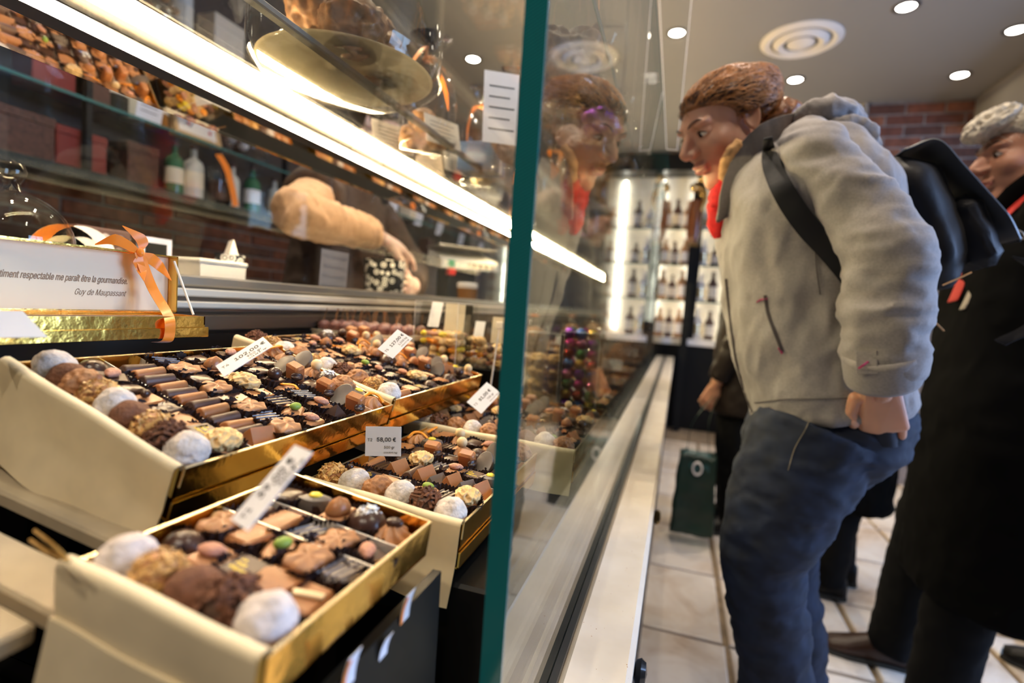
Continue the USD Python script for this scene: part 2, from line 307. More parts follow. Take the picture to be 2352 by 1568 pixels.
for i, (px, mt) in enumerate([((1510, 1188), 'brass'), ((1455, 1540), 'knob_black')]):
    if i == 0: M_['brass'] = P('brass', (.75, .5, .2), .2, 1.0); M_['knob_black'] = P('black_knob', (.02, .02, .02), .15)
    k = ray(px); s = .006/k[0] if k[0] > 0 else 1
    zk = .600; yk = onz(px, zk)[1]
    put('knob', tf(lathe([(0, .0), (.007, .0), (.006, .012), (.014, .016), (.017, .022), (.013, .028), (0, .03)], 24), frame((-.03, yk, zk), (0, 1, 0), (0, 0, 1), (1, 0, 0))), M_[mt], ct, label=['brass drawer knob', 'black drawer knob'][i])
gp = thing('front_pane', 'tall front pane of the counter with a thick polished blue-green edge', 'glass pane', T(XG, .32, 0))
put('pane', box(-.007, .007, .003, YE-.34, ZL-.0028, 1.655), M_['glass'], gp)
put('polished_edge', box(-.0075, .0075, 0, .003, ZL-.0028, 1.655), M_['edge'], gp, label='thick blue-green polished glass edge')
put('top_edge', box(-.0075, .0075, 0, YE-.34, 1.655, 1.658), M_['edge'], gp)
gs = thing('glass_shelf', 'long glass top shelf over the chocolates carrying jars and bags', 'shelf')
put('shelf_pane', box(-.715, -.112, .02, 4.9, 1.374, 1.382), M_['glass_clear'], gs)
put('shelf_edge', box(-.112, -.1105, .02, 4.9, 1.374, 1.382), M_['shelf_edge'], gs)
put('bracket', box(-.50, -.485, .02, 4.9, 1.3825, 1.392, .002), P('grey_bracket', (.2, .19, .17), .4, .6), gs)
rg = thing('sliding_pane', 'rear sliding glass pane between the rail and the light strip', 'glass pane')
put('pane', box(-.724, -.719, .05, 2.4, 1.073, 1.338), M_['glass_clear'], rg)
ls = thing('light_strip', 'long bright warm light strip in a metal channel under the glass shelf', 'light')
put('channel', box(-.722, -.709, .05, 4.9, 1.340, 1.373, .002), M_['steel'], ls)
put('diffuser', box(-.708, -.690, .33, 4.88, 1.349, 1.3600, .004), M_['led'], ls, label='glowing white diffuser')
a, b = np.array([-.690, 1.345]), np.array([-.722, 1.302])
c = a+(b-a)*.24; mm = [(c[0], c[1]), (b[0], b[1]), (b[0]-.003, b[1]+.001), (c[0]-.003, c[1]+.002)]; ml = [(a[0], a[1]), (c[0], c[1]), (c[0]-.003, c[1]+.002), (a[0]-.003, a[1]+.002)]
put('lip', prism([(x, z) for x, z in ml], 4.8, 'xz').apply_translation([0, .06, 0]), M_['rubber'], ls)
put('reflector', prism([(x, z) for x, z in mm], 4.8, 'xz').apply_translation([0, .06, 0]), M_['mirror'], ls, label='mirrored strip reflecting the chocolates')
sl = thing('slat_deck', 'cream slatted deck of short boards under the nearest chocolate box', 'display deck')
th = math.radians(7.3)
for (y0, y1) in [(.02, .06), (.085, .125), (.118+.03, .155+.02), (.182, .214), (.242, .267)]:
    m = box(-.45, -.135 if y0 < .16 else -.010, y0, y1, -.012, 0, .002)
    put('slat', tf(m, T(-.166, 0, .864, ry=th)), P('slat_stone', (.46, .38, .25), .6, var=.12, scale=25) if 'slat' not in M_ else M_['slat'], sl); M_.setdefault('slat', UsdShade.Material.Get(stage, W_+'/Looks/slat_stone'))
# ------------------------------------------------------------------ chocolates: one of each kind, then copies
def cup(r, h, sq=True, seed=0):
    k = 26; n = k*4; a = np.arange(n)*2*PI/n; e = 5.0 if sq else 2.0
    R = 1/(np.abs(np.cos(a))**e+np.abs(np.sin(a))**e)**(1/e); rr = np.random.default_rng(seed)
    jit = np.interp(a, np.linspace(0, 2*PI, 17), rr.uniform(-.0022, .0028, 17)); o = []
    for f, z, am in ((.0, .0006, 0), (.86, .0005, .2), (.93, .0012, .6), (1.13, h, 1.0)):
        q = r*f*R + am*.0007*np.cos(k*a); o.append(np.stack([q*np.cos(a), q*np.sin(a), np.full(n, z)+(jit if am == 1.0 else 0)+(am == 1.0)*.0006*np.cos(k*a)], -1))
    return rings(o, caps=False)
def slab(w, l, h, b=.0025, dome=0.0):
    m = tri(man(box(-w/2, w/2, -l/2, l/2, 0, h, b)).refine_to_length(.004))
    v = np.array(m.vertices); t = v[:, 2] > h*.5; v[t, 2] += dome*np.clip(1-(2*v[t, 0]/w)**2, 0, 1)*np.clip(1-(2*v[t, 1]/l)**2, 0, 1); m.vertices = v; return m
def scatter(n, r, fn, seed, zmin=-.3, c=(0, 0, .0125), sz=(1, 1, 1)):
    g = np.random.default_rng(seed); o = []
    while len(o) < n:
        d = g.normal(size=3); d /= np.linalg.norm(d)
        if d[2] < zmin: continue
        M = np.eye(4); x, y = basis(d); q = g.uniform(0, 2*PI); M[:3, 0] = x*math.cos(q)+y*math.sin(q); M[:3, 2] = d; M[:3, 1] = np.cross(d, M[:3, 0]); M[:3, 3] = np.array(c)+d*r*np.array(sz)
        o.append(tf(fn(g), M))
    return cat(*o)
def chip(g): s = g.uniform(.0014, .0030); return hullp(g.normal(size=(7, 3))*[s*.7, s*.5, s*.45])
def shard(g): return tf(box(-.004, .004, -.0012, .0012, -.0005, .0005), T(0, 0, .001, rx=g.uniform(-.6, .6), ry=g.uniform(-.8, .8), rz=g.uniform(0, 6)))
def wavy(w, seed):
    n = 40; a = np.arange(n)*2*PI/n; e = 4.0; R = w/(np.abs(np.cos(a))**e+np.abs(np.sin(a))**e)**(1/e); R = R*(1+.06*np.sin(9*a+seed))
    o = [np.stack([R*f*np.cos(a), R*f*np.sin(a), np.full(n, z)+.0007*np.sin(5*a+seed)*(z > .004)], -1) for f, z in ((.9, 0), (1, .002), (1.0, .0085), (.9, .0105), (.6, .0112), (.25, .0115))]
    return rings(o)
def bean(s=.0055):
    m = ball(1, 2, (s, s*.68, s*.55)); v = np.array(m.vertices); g = (np.abs(v[:, 1]) < s*.12) & (v[:, 2] > 0); v[g, 2] -= s*.22; m.vertices = v; return m
def almond(s=.0075):
    m = ball(1, 3, (s, s*.58, s*.42)); v = np.array(m.vertices); v[:, 1] *= 1-.35*np.clip(v[:, 0]/s, 0, 1); m.vertices = v; return bump(m, .0004, 700, 2)
def swirl(r, h, k=7):
    n, q = 56, 12; a = np.arange(n)*2*PI/n; o = []
    for i in range(q):
        f = i/(q-1); R = r*(1-f**1.6*.86)*(1+.11*np.sin(k*a+5*f)); o.append(np.stack([R*np.cos(a), R*np.sin(a), np.full(n, h*f)+.0012*np.sin(k*a+5*f)*(1-f)], -1))
    return rings(o)
def loafp(w, l, h, rr=.55):
    c = [(-w/2, 0)]+[(-w/2*math.cos(t), h*(1-rr)+h*rr*math.sin(t)) for t in np.linspace(0, PI, 9)]+[(w/2, 0)]
    R = [[(x*s, y, z*(.9 if s < 1 else 1)) for x, z in c] for y, s in ((-l/2, .86), (-l/2+.0015, 1), (l/2-.0015, 1), (l/2, .86))]
    return rings(np.array(R)[:, ::-1])
def creased(w, l, h):
    return hullp([(-w/2, -l/2, 0), (w/2, -l/2, 0), (w/2, l/2, 0), (-w/2, l/2, 0), (-w/2, -l/2, h*.62), (w/2, -l/2, h*.62), (w/2, l/2, h*.62), (-w/2, l/2, h*.62), (-w*.48, l*.1, h), (w*.48, -l*.1, h*.97)])
def grooves(w, l, h, n=4):
    return cat(slab(w, l, h), *[cyl((-w/2+w*(i+.5)/n-.002, -l*.46, h), (-w/2+w*(i+.5)/n+.002, l*.46, h), .0009, n=6) for i in range(n)])
S = .0185
KIND = {}
def kind(k, name, look):
    def reg(fn): KIND[k] = [name, look, fn, None]; return fn
    return reg
@kind('pw', 'powdered_truffle', 'sugar-dusted truffle')
def _(t): put('truffle', bump(bump(ball(.0136, 4, (1, 1, .93), (0, 0, .0135)), .0019, 110, 3), .0005, 420, 4), M_['powder'], t, True)
@kind('pw2', 'powdered_truffle', 'sugar-dusted truffle')
def _(t): put('truffle', bump(bump(ball(.0133, 4, (1.05, .95, .97), (0, 0, .0135)), .0021, 95, 13), .0005, 420, 14), M_['powder'], t, True)
@kind('co', 'cocoa_truffle', 'brown cocoa truffle')
def _(t):
    put('truffle', bump(ball(.0130, 4, (1, 1, .92), (0, 0, .013)), .0010, 160, 5), M_['cocoa'], t, True); put('paper_cup', cup(.0125, .010, False), M_['cup'], t, False)
@kind('pr', 'praline_truffle', 'chopped-nut truffle')
def _(t):
    put('truffle', ball(.0120, 3, c=(0, 0, .0125)), M_['flake'], t, True); put('chopped_nuts', scatter(190, .0122, chip, 4), M_['nut'], t, False, kind='stuff'); put('paper_cup', cup(.0122, .009, False, 1), M_['cup'], t, False)
@kind('fl', 'flake_truffle', 'milk-flake truffle')
def _(t):
    put('truffle', bump(bump(ball(.0122, 4, c=(0, 0, .0125)), .0026, 170, 6, 3, True), .0008, 500, 5), M_['flake'], t, True); put('paper_cup', cup(.0125, .011, False, 2), M_['cup'], t, False)
@kind('df', 'dark_flake_truffle', 'dark shard-coated truffle')
def _(t):
    put('truffle', ball(.0112, 3, c=(0, 0, .0122)), M_['dark2'], t, True); put('shards', scatter(120, .0115, shard, 8), M_['cocoa'], t, False, kind='stuff'); put('paper_cup', cup(.0122, .009, False, 3), M_['cup'], t, False)
@kind('dd', 'dark_dome', 'glossy dark dome')
def _(t): put('dome', lathe([(0, 0), (.0125, 0), (.0130, .004), (.0118, .011), (.008, .0165), (.004, .0185), (0, .019)], 32), M_['dark'], t, True); put('paper_cup', cup(.0130, .008, False, 4), M_['cup'], t, False)
@kind('sd', 'salted_dome', 'salt-flecked dark dome')
def _(t):
    put('dome', ball(.0135, 3, (1, 1, .85), (0, 0, .0115)), M_['dark'], t, True); put('salt', scatter(22, .0128, chip, 5, .82, (0, 0, .0118), (1, 1, .86)), M_['salt'], t, False, kind='stuff'); put('paper_cup', cup(.0128, .012, False, 5), M_['cup'], t, False)
SQK = set()
def sqk(k, name, look, base, mk, top=None, h=.009, cs=5):
    def fn(t):
        put('chocolate', tf(mk(), T(0, 0, h-.0035)), M_[base], t, 40); put('paper_cup', cup(.0122, h+.0062, True, cs), M_['cup'], t, False)
        if top: put(top[0], tf(top[1](), T(*top[3])), M_[top[2]], t, True)
    KIND[k] = [name, look, fn, None]; SQK.add(k)
s0 = lambda: slab(S, S*1.1, .009, .0022)
sqk('ds', 'dark_square', 'dark square', 'dark', lambda: slab(S, S, .009, .002, .0015))
sqk('dg', 'grooved_dark_square', 'grooved dark square', 'dark', lambda: grooves(S, S, .009))
sqk('gg', 'grooved_grey_square', 'grooved grey-dark square', 'grey_choc', lambda: grooves(S, S, .009), cs=9)
sqk('mc', 'creased_milk_square', 'creased milk square', 'milk', lambda: creased(S*1.12, S*1.12, .011))
sqk('ms', 'milk_square', 'plain milk square', 'milk', lambda: slab(S*1.05, S*1.1, .010, .0018, .001))
sqk('mb', 'milk_square', 'milk square with dark pearl', 'milk', s0, ('pearl', lambda: ball(.0030, 2), 'dark', (-.002, 0, .0175)))
sqk('db', 'dark_square', 'dark square with dark ball', 'dark', s0, ('ball', lambda: ball(.0062, 3), 'dark', (0, 0, .0195)))
sqk('mp', 'pistachio_square', 'milk square with pistachio', 'milk2', s0, ('pistachio', lambda: ball(1, 3, (.0052, .0036, .0034)), 'pist', (.001, 0, .0178, .5)))
sqk('ma', 'almond_square', 'milk square with almond', 'milk2', s0, ('almond', almond, 'almond', (0, 0, .0172, .3)))
sqk('da', 'almond_square', 'dark square with almond', 'dark', s0, ('almond', almond, 'almond', (0, 0, .0172, -.4)))
sqk('st', 'milk_square', 'milk square with pale stick', 'milk', s0, ('almond_stick', lambda: box(-.008, .008, -.0017, .0017, 0, .0022, .0006), 'hazel', (0, 0, .0144, .2)))
sqk('gd', 'dark_square', 'dark square with gold dot', 'dark', lambda: slab(S*1.15, S*1.2, .0085, .0015), ('gold_leaf', lambda: hullp([(.0012, 0, 0), (0, .0014, 0), (-.0013, 0, 0), (0, -.001, 0), (0, 0, .0004)]), 'goldprint', (.002, .001, .0141)))
sqk('hz', 'milk_hazelnut_square', 'milk square with milk dome', 'milk2', s0, ('dome', lambda: lathe([(0, 0), (.0078, 0), (.0078, .003), (.0058, .0075), (.003, .0095), (.0006, .0112), (0, .0113)], 24), 'milk', (0, 0, .0138)))
sqk('wn', 'walnut_square', 'milk square with walnut', 'milk2', s0, ('walnut_half', lambda: bump(bump(ball(1, 4, (.0105, .0085, .0055)), .0024, 230, 5, 2, True), .0008, 500, 9), 'walnut', (0, 0, .0180, .6)))
sqk('or', 'orange_square', 'nougat square with orange', 'milk2', lambda: bump(man2(slab(S, S*1.1, .009)), .0010, 260, 3), ('orange_peel', lambda: tube(curve([(-.009, .002, 0), (-.003, -.001, .0022), (.004, .001, .0020), (.009, -.002, 0)], 12), .0021, 6, .5), 'orange', (0, 0, .0150, .5)))
sqk('cl', 'nut_cluster', 'wavy milk nut cluster', 'milk2', lambda: bump(wavy(.0105, 1), .0012, 240, 5), h=.010)
sqk('c2', 'nut_cluster', 'wavy milk nut cluster', 'milk2', lambda: bump(wavy(.0102, 3), .0010, 260, 15), h=.010, cs=8)
sqk('gl', 'glazed_nut_square', 'glazed dark nut square', 'dark', lambda: bump(man2(slab(S, S*1.1, .010)), .0016, 260, 8))
sqk('py', 'dark_pyramid', 'small dark pyramid', 'dark', lambda: hullp([(-.009, -.009, 0), (.009, -.009, 0), (.009, .009, 0), (-.009, .009, 0), (-.009, -.009, .004), (.009, -.009, .004), (.009, .009, .004), (-.009, .009, .004), (0, .0, .0165)]))
def man2(m): return tri(man(m).refine_to_length(.0022))
@kind('gt', 'printed_dark_square', 'gold-lettered dark square')
def _(t):
    put('chocolate', tf(slab(S*1.12, S*1.12, .009, .0015), T(0, 0, .006)), M_['dark2'], t, 40); put('paper_cup', cup(.0124, .0155, True, 3), M_['cup'], t, False)
    put('gold_lettering', cat(*[tf(text(w, .0024, True), T(-.0055, .0030-.0042*i, .0149)) for i, w in enumerate(('Le', 'Petit', 'Mignon'))]), M_['goldprint'], t, False)
@kind('bm', 'milk_bar', 'rounded milk finger')
def _(t): put('bar', tf(loafp(.0128, .027, .0195), T(0, 0, .001)), M_['milk'], t, 40)
@kind('bd', 'dark_bar', 'rounded dark finger')
def _(t): put('bar', tf(loafp(.0128, .027, .0190), T(0, 0, .001)), M_['dark2'], t, 40)
@kind('bt', 'milk_prism', 'triangular milk prism')
def _(t): put('prism', hullp([(-.011, -.013, 0), (.011, -.013, 0), (.011, .013, 0), (-.011, .013, 0), (-.011, -.013, .007), (.011, -.013, .007), (.011, .013, .007), (-.011, .013, .007), (-.003, -.010, .023), (.002, .011, .023)]), M_['milk'], t, 20)
@kind('bp', 'dark_prism', 'triangular dark prism')
def _(t): put('prism', hullp([(-.010, -.012, 0), (.010, -.012, 0), (.010, .012, 0), (-.010, .012, 0), (-.010, -.012, .006), (.010, -.012, .006), (.010, .012, .006), (-.010, .012, .006), (-.003, -.009, .020), (.003, .009, .020)]), M_['grey_choc'], t, 20)
@kind('kb', 'milk_block', 'upright milk block with bean')
def _(t):
    put('block', tf(slab(.0175, .0125, .030, .0022), T(0, .004, .001, rx=.35)), M_['milk'], t, 40); put('coffee_bean', tf(bean(.0066), T(.0085, -.008, .019, rz=1.2, rx=.9)), M_['dark'], t, True)
@kind('ov', 'dark_oval', 'leaning dark oval')
def _(t):
    a = np.linspace(0, 2*PI, 33)[:-1]; o = [np.stack([.0098*f*np.cos(a), .0150*f*np.sin(a), np.full(32, z)], -1) for f, z in ((.93, 0), (1, .001), (1, .006), (.9, .0072))]
    put('oval', tf(rings(o), T(0, .004, .014, rx=.85)), M_['grey_choc'], t, 40)
@kind('lo', 'lemon_oval', 'grey almond oval with lemon')
def _(t):
    a = np.linspace(0, 2*PI, 33)[:-1]; R = .0135/(np.abs(np.cos(a))**1.5+(np.abs(np.sin(a))/.66)**1.5)**(1/1.5); o = [np.stack([R*f*np.cos(a), R*f*np.sin(a), np.full(32, z)], -1) for f, z in ((.9, .008), (1, .009), (1, .013), (.85, .0165), (.45, .0182))]
    put('oval', rings(o), M_['grey_choc'], t, 40); put('lemon', tf(bump(ball(1, 2, (.0045, .0042, .002)), .0006, 600), T(0, 0, .0183)), M_['lemon'], t, True); put('paper_cup', cup(.0130, .012, False, 7), M_['cup'], t, False)
def rose(k, name, look, top):
    def fn(t):
        put('shell', lathe([(0, 0), (.0105, 0), (.0130, .009), (.0126, .0095), (0, .009)], 28), M_['dark'], t, 40); put('swirl', tf(swirl(.0122, .0105), T(0, 0, .0088)), M_['milk2'], t, True)
        if top == 'hazelnut': put('hazelnut', ball(.0062, 3, c=(0, 0, .0225)), M_['hazel'], t, True)
        if top == 'bean': put('coffee_bean', tf(bean(.006), T(0, 0, .0195)), M_['dark'], t, True)
        if top == 'orange': put('orange_peel', tube(curve([(-.012, -.003, .014), (-.006, .003, .0205), (.003, .005, .0205), (.011, .001, .016)], 16), .0024, 6, .5), M_['orange'], t, True)
    KIND[k] = [name, look, fn, None]
rose('rh', 'hazelnut_rosette', 'milk rosette with hazelnut', 'hazelnut'); rose('rb', 'coffee_rosette', 'milk rosette with coffee bean', 'bean'); rose('ro', 'orange_rosette', 'milk rosette with orange peel', 'orange')

ORD = ['first', 'second', 'third', 'fourth', 'fifth', 'sixth', 'seventh', 'eighth', 'ninth', 'tenth', 'eleventh', 'twelfth', 'thirteenth']
def chocolate(k, M, label, group):
    name, look, fn, first = KIND[k]
    if first is None:
        t = thing(name, label, 'chocolate', M, group); KIND[k][3] = t; fn(t)
    else: dup(first, M, label, group)

def choc_box(bn, price, P1, tilt, Wd, L, rows, divs, h=.024, lid=.016, drape=.045, cross=(), csc=1.1):
    """P1: the tray's near corner on the pane's side, at rim height; x runs up the slope to the left (negative), y away along the counter."""
    th = math.radians(tilt); B = frame(P1, (math.cos(th), 0, -math.sin(th)), (0, 1, 0), (math.sin(th), 0, math.cos(th)))
    t = thing('chocolate_box', f'open gold chocolate box, {BN[bn]}', 'chocolate box', B, 'open gold chocolate boxes')
    w = .0016
    put('tray_base', box(-Wd, 0, 0, L, -h, -h+w), M_['gold'], t)
    put('tray_wall', cat(box(-w, 0, 0, L, -h, -.0008), box(-w, .0002, 0, L, -.0008, 0)), M_['gold'], t)
    put('tray_wall', box(-Wd, -Wd+w, 0, L, -h, 0), M_['gold'], t)
    put('tray_wall', box(-Wd, 0, 0, w, -h, 0), M_['gold'], t); put('tray_wall', box(-Wd, 0, L-w, L, -h, 0), M_['gold'], t)
    put('rim', cat(box(-w*1.2, .0003, 0, L, 0, .0006), box(-Wd, -Wd+w*1.2, 0, L, 0, .0006), box(-Wd, 0, L-w*1.2, L, 0, .0006)), M_['gold_rim'], t)
    for y in divs: put('divider', box(-Wd+w, -w, y-.0005, y+.0005, -h+w, -.004), M_['silver_rim'], t)
    for y0, y1, x in cross: put('cross_divider', box(-x-.0005, -x+.0005, y0, y1, -h+w, -.006), M_['silver_rim'], t)
    r = .0042; c = [(w+.001, -h*.8), (w+.001, -.001)]+[(w-.0012-r*math.cos(q)+.0005, r*math.sin(q)*.9+.0012) for q in np.linspace(PI, 0, 9)][::-1][0:0]
    prof = [(.003, -.014), (.003, 0), (.0022, .0028), (0, .0044), (-.003, .0046), (-.0055, .003), (-.0062, 0), (-.0058, -h*.5), (-.0052, -h-lid*.4)]
    if drape > .02: prof += [(-.0075, -h-lid), (-.013, -h-drape)]
    pr = np.array(prof); t2 = np.gradient(pr, axis=0); nn = np.stack([-t2[:, 1], t2[:, 0]], -1); nn /= np.linalg.norm(nn, axis=1)[:, None]; th_ = .0004
    ring = np.vstack([pr+nn*th_, (pr-nn*th_)[::-1]]); nx = 40; xs = np.linspace(-Wd-.001, .0008 if lid else 0, nx)
    R = np.stack([np.stack([np.full(len(ring), x), ring[:, 0]+.0011*np.sin(x*70+ring[:, 1]*90)*np.clip(-ring[:, 1]/.03, 0, 1.5)-.0004, ring[:, 1]+.0006*math.sin(x*55)], -1) for x in xs])
    put('parchment_liner', rings(R, caps=False), M_['parch'], t, 50, label='rolled cream parchment liner')
    if lid:
        l = thing('box_lid', f'upturned gold lid under the {bn} chocolate box', 'box lid', B @ T(0, 0, -h), 'gold lids under the boxes')
        e = .002; put('panel', box(-Wd-e, e, -e*.3, L+e, -lid, -lid+w), M_['gold'], l)
        put('lid_wall', cat(box(e-w, e, -e*.3, L+e, -lid, -.0015), box(e-w*1.3, e+.0003, -e*.3, L+e, -.0015, -.001)), M_['gold'], l); put('lid_wall', box(-Wd-e, -Wd-e+w, -e*.3, L+e, -lid, -.001), M_['gold'], l); put('lid_wall', box(-Wd-e, e, L+e-w, L+e, -lid, -.001), M_['gold'], l)
    rr = random.Random(int(price.replace(',', '')))
    for i, (y, z, ks) in enumerate(rows):
        ks = ks.split(); n = len(ks)
        row = 'near' if i == 0 else 'far' if i == len(rows)-1 else ORD[i]
        for j, k in enumerate(ks):
            if k == '-': continue
            x = -Wd+.0165+(Wd-.0355)*j/(n-1); rot = rr.uniform(-.12, .12)
            if k in ('pr', 'fl', 'df', 'co', 'pw', 'pw2', 'rh', 'rb', 'ro'): rot = rr.uniform(0, 6)
            if k in ('wn', 'ma', 'da', 'mp', 'lo'): rot += rr.choice((0, .5, -.5))
            lift = z + rr.uniform(-.001, .001)
            SQY = np.diag([1, 1.22 if k in SQK else 1.0, 1, 1]); chocolate(k, B @ T(x, y+rr.uniform(-.0012, .0012), -h+w+.0005+lift, rz=rot, rx=rr.uniform(-.06, .06), ry=rr.uniform(-.06, .06)+(.28 if k in ('bm', 'bd') else 0), s=csc) @ SQY,
                      f'{KIND[k][1]}, {ORD[j]} from left in the {row} row of the {bn} box', f'chocolates in the {bn} box')
    return B
Bx = {}
BN = {'left': 'leftmost one, tilted up under the gift box', 'back': 'farthest back one beside the acrylic boxes', 'middle': 'middle one just behind the nearest box', 'pane-side': 'one seen half through the front pane', 'nearest': 'nearest and smallest one at the picture bottom'}
Bx['T4'] = choc_box('left', '102,00', at((415, 1080), .36), 17.8, .187, .281, [
    (.019, .008, 'pw co fl pr pw2 co pr df pw'),
    (.052, .005, 'dd da ds mb gl mc gt wn'),
    (.089, .001, 'bd bm bd bm bd bm bd bm bd bm bd bt'),
    (.122, .004, 'dg cl ds c2 gd cl dg c2'),
    (.157, .004, 'ds hz mc wn st dg mp ma'),
    (.196, .005, 'da hz ds db or gg ma py'),
    (.232, .003, 'ro ds ov kb ds kb ov kb'),
    (.264, .006, 'ro rb ov rh sd fl lo ro')],
    [.071, .105, .141, .176, .218, .249], cross=[(.071, .105, .02), (.105, .141, .05), (.141, .176, .08), (.176, .218, .03)])
Bx['T5'] = choc_box('back', '127,00', at((905, 920), .64), 13.2, .250, .302, [
    (.017, .008, 'df pr pw fl pr pw2 df fl pr pw'),
    (.046, .004, 'cl bd bm bd bm bd bt bd bm bd bm'),
    (.075, .004, 'ds cl dg cl gd cl dg mc gg ms'),
    (.103, .004, 'gt da mb mc dg mp da gl st gt'),
    (.136, .004, 'ma hz or wn mc ds gg ma wn dd'),
    (.169, .006, 'sd ma mc ro hz sd hz dg st ms'),
    (.205, .006, 'db kb ro rh kb ro hz kb ov dd'),
    (.240, .006, 'kb rh ov ma ro kb hz ov bt db'),
    (.276, .006, 'kb rh ma ro kb ov rb rh lo rh')],
    [.0335, .0625, .090, .118, .152, .187, .222, .258])
Bx['T2'] = choc_box('middle', '58,00', at((1062, 1205), .45), 4.4, .163, .262, [
    (.018, .008, 'pr pw fl pw2 df pw'),
    (.052, .005, 'mb gt mc gl mp gg wn'),
    (.088, .003, 'bm dg bt bd bt bp bt bp bt'),
    (.122, .005, 'mc ds wn gg ma gt lo'),
    (.157, .004, 'ms ds kb ds kb ov db'),
    (.193, .006, 'ro lo dg rh dd ov kb'),
    (.231, .006, 'ro ms rh ds ma sd fl')],
    [.070, .105, .140, .175, .212])
Bx['T3'] = choc_box('pane-side', '81,00', at((1340, 1043), .675)-np.array([.012, 0, 0]), 1.8, .245, .325, [
    (.018, .008, 'pw df fl pw2 fl df co pw fl'),
    (.051, .005, 'mb ds gl mc db ma gt dg mp cl'),
    (.085, .003, 'bt bp bt bp hz bt bp bt bp bt'),
    (.119, .004, 'wn dg bt gg ms bp kb dg mb gl'),
    (.155, .004, 'ma mc ds wn gd mb st dg hz db'),
    (.192, .006, 'ms lo kb ds ma ov gl kb dd wn'),
    (.230, .006, 'ro hz rh dd kb ov ma sd kb bt'),
    (.275, .006, 'rb ms sd rh kb ov ds rh db lo')],
    [.034, .068, .102, .137, .173, .211, .252], drape=.030)
Bx['T1'] = choc_box('nearest', '39,00', at((615, 1510), .235), 7.3, .128, .164, [
    (.019, .008, 'pw2 pr co df pw'),
    (.051, .004, 'dd ma gt mc st'),
    (.080, .004, 'cl ms mp cl gg'),
    (.108, .003, 'ds ms gg cl da'),
    (.143, .004, 'ds lo hz sd rb')],
    [.0945, .124], h=.027, lid=0, drape=.05, csc=1.1)

# ------------------------------------------------------------------ price cards
def card(code, price, wt, perkg, TL, TR, BLdir, zTL, zTR, hgt, away):
    """Corner pixels of the top edge at their distances give the card's line; the height runs towards BLdir and leans by 'away'."""
    a, b = at(TL, zTL), at(TR, zTR); x = b-a; w = np.linalg.norm(x); x /= w
    z0 = zTL; best = None
    for dz in np.linspace(-.03, .03, 241):
        c = at(BLdir, z0+dz); v = c-a; e = abs(np.linalg.norm(v)-hgt)+.5*abs(v@x)+(.02 if dz*away < 0 else 0)
        if best is None or e < best[0]: best = (e, v)
    y = -(best[1]-x*(best[1]@x)); y /= np.linalg.norm(y); n = np.cross(x, y)
    t = thing('price_card', f'white price card reading {code} {price} € in the {CN[code]} chocolate box', 'price card', frame(a-y*hgt, x, y, n), 'price cards in the chocolate boxes')
    put('card', box(0, w, 0, hgt, -.0005, 0), M_['white'], t)
    k = w/.052
    put('lettering', cat(tf(text(code, .0042*k), T(.003*k, hgt*.50, 0)), tf(text(price+' €', .0055*k, True), T(.016*k, hgt*.50, 0)), tf(text(wt, .0036*k), T(.027*k, hgt*.26, 0)), tf(text(perkg, .0020*k), T(.027*k, hgt*.10, 0))), M_['ink'], t, False)
CN = {'T4': 'left', 'T5': 'back', 'T2': 'middle', 'T3': 'pane-side', 'T1': 'nearest'}
card('T4', '102,00', '900 gr', '(113,33 € / kg)', (495, 840), (604, 773), (512, 866), .47, .49, .025, -1)
card('T5', '127,00', '1,150 kg', '(110,43 € / kg)', (867, 801), (913, 756), (874, 838), .68, .70, .026, -1)
card('T2', '58,00', '500 gr', '(116,00 € / kg)', (840, 979), (922, 980), (850, 1049), .50, .50, .028, -1)
card('T3', '81,00', '700 gr', '(115,71 € / kg)', (1072, 923), (1118, 877), (1085, 962), .80, .82, .030, -1)
card('T1', '39,00', '300 gr', '(130,00 € / kg)', (530, 1192), (677, 1021), (562, 1226), .285, .31, .020, -1)
# ------------------------------------------------------------------ gift box with the quotation
def fit(t, w, bold=False, shear=0.0, h=None):
    m = text(t, .01, bold); s = w/(m.bounds[1][0]-m.bounds[0][0]); A = np.eye(4); A[0, 0] = s; A[1, 1] = (h/.01) if h else s; A[0, 1] = shear*A[1, 1]; m.apply_transform(A); return m
YC = .482; xf = -.53; y0 = .14
g = thing('gift_box', 'shallow gold gift box propped open with an ivory lid bearing an italic quotation', 'gift box')
z0, z1 = onx((480, 775), xf)[2]+.001, onx((478, 727), xf)[2]
put('outer_base', box(-.605, xf, y0, YC, z0, z0+.0115, .0006), M_['gold'], g)
put('inner_tray', cat(box(-.602, xf-.003, y0+.003, YC-.003, z0+.0115, z0+.014), box(xf-.0045, xf-.003, y0+.003, YC-.003, z0+.014, z1), box(-.602, -.6005, y0+.003, YC-.003, z0+.014, z1), box(-.602, xf-.003, YC-.0045, YC-.003, z0+.014, z1)), M_['gold'], g)
put('inner_card', box(-.600, xf-.005, y0+.004, YC-.005, z1-.004, z1-.003), M_['ivory'], g)
pt = ony((415, 590), YC); zt = pt[2]; zb = z1+.001; xl = -.5945
put('lid_panel', box(xl-.0015, xl, y0, YC, zb, zt), M_['gold'], g)
put('lid_lining', box(xl, xl+.0006, y0+.002, YC-.002, zb+.002, zt-.002), M_['ivory'], g, label='ivory lid lining')
for m in (box(xl, xl+.014, y0, YC, zt-.0016, zt), box(xl, xl+.014, YC-.0016, YC, zb, zt), box(xl, xl+.014, y0, YC, zb, zb+.0016)): put('lid_wall', m, M_['gold'], g)
FX = lambda y, z: frame((xl+.0007, y, z), (0, 1, 0), (0, 0, 1), (1, 0, 0))
a, b = onx((0, 638), xl), onx((290, 652), xl)
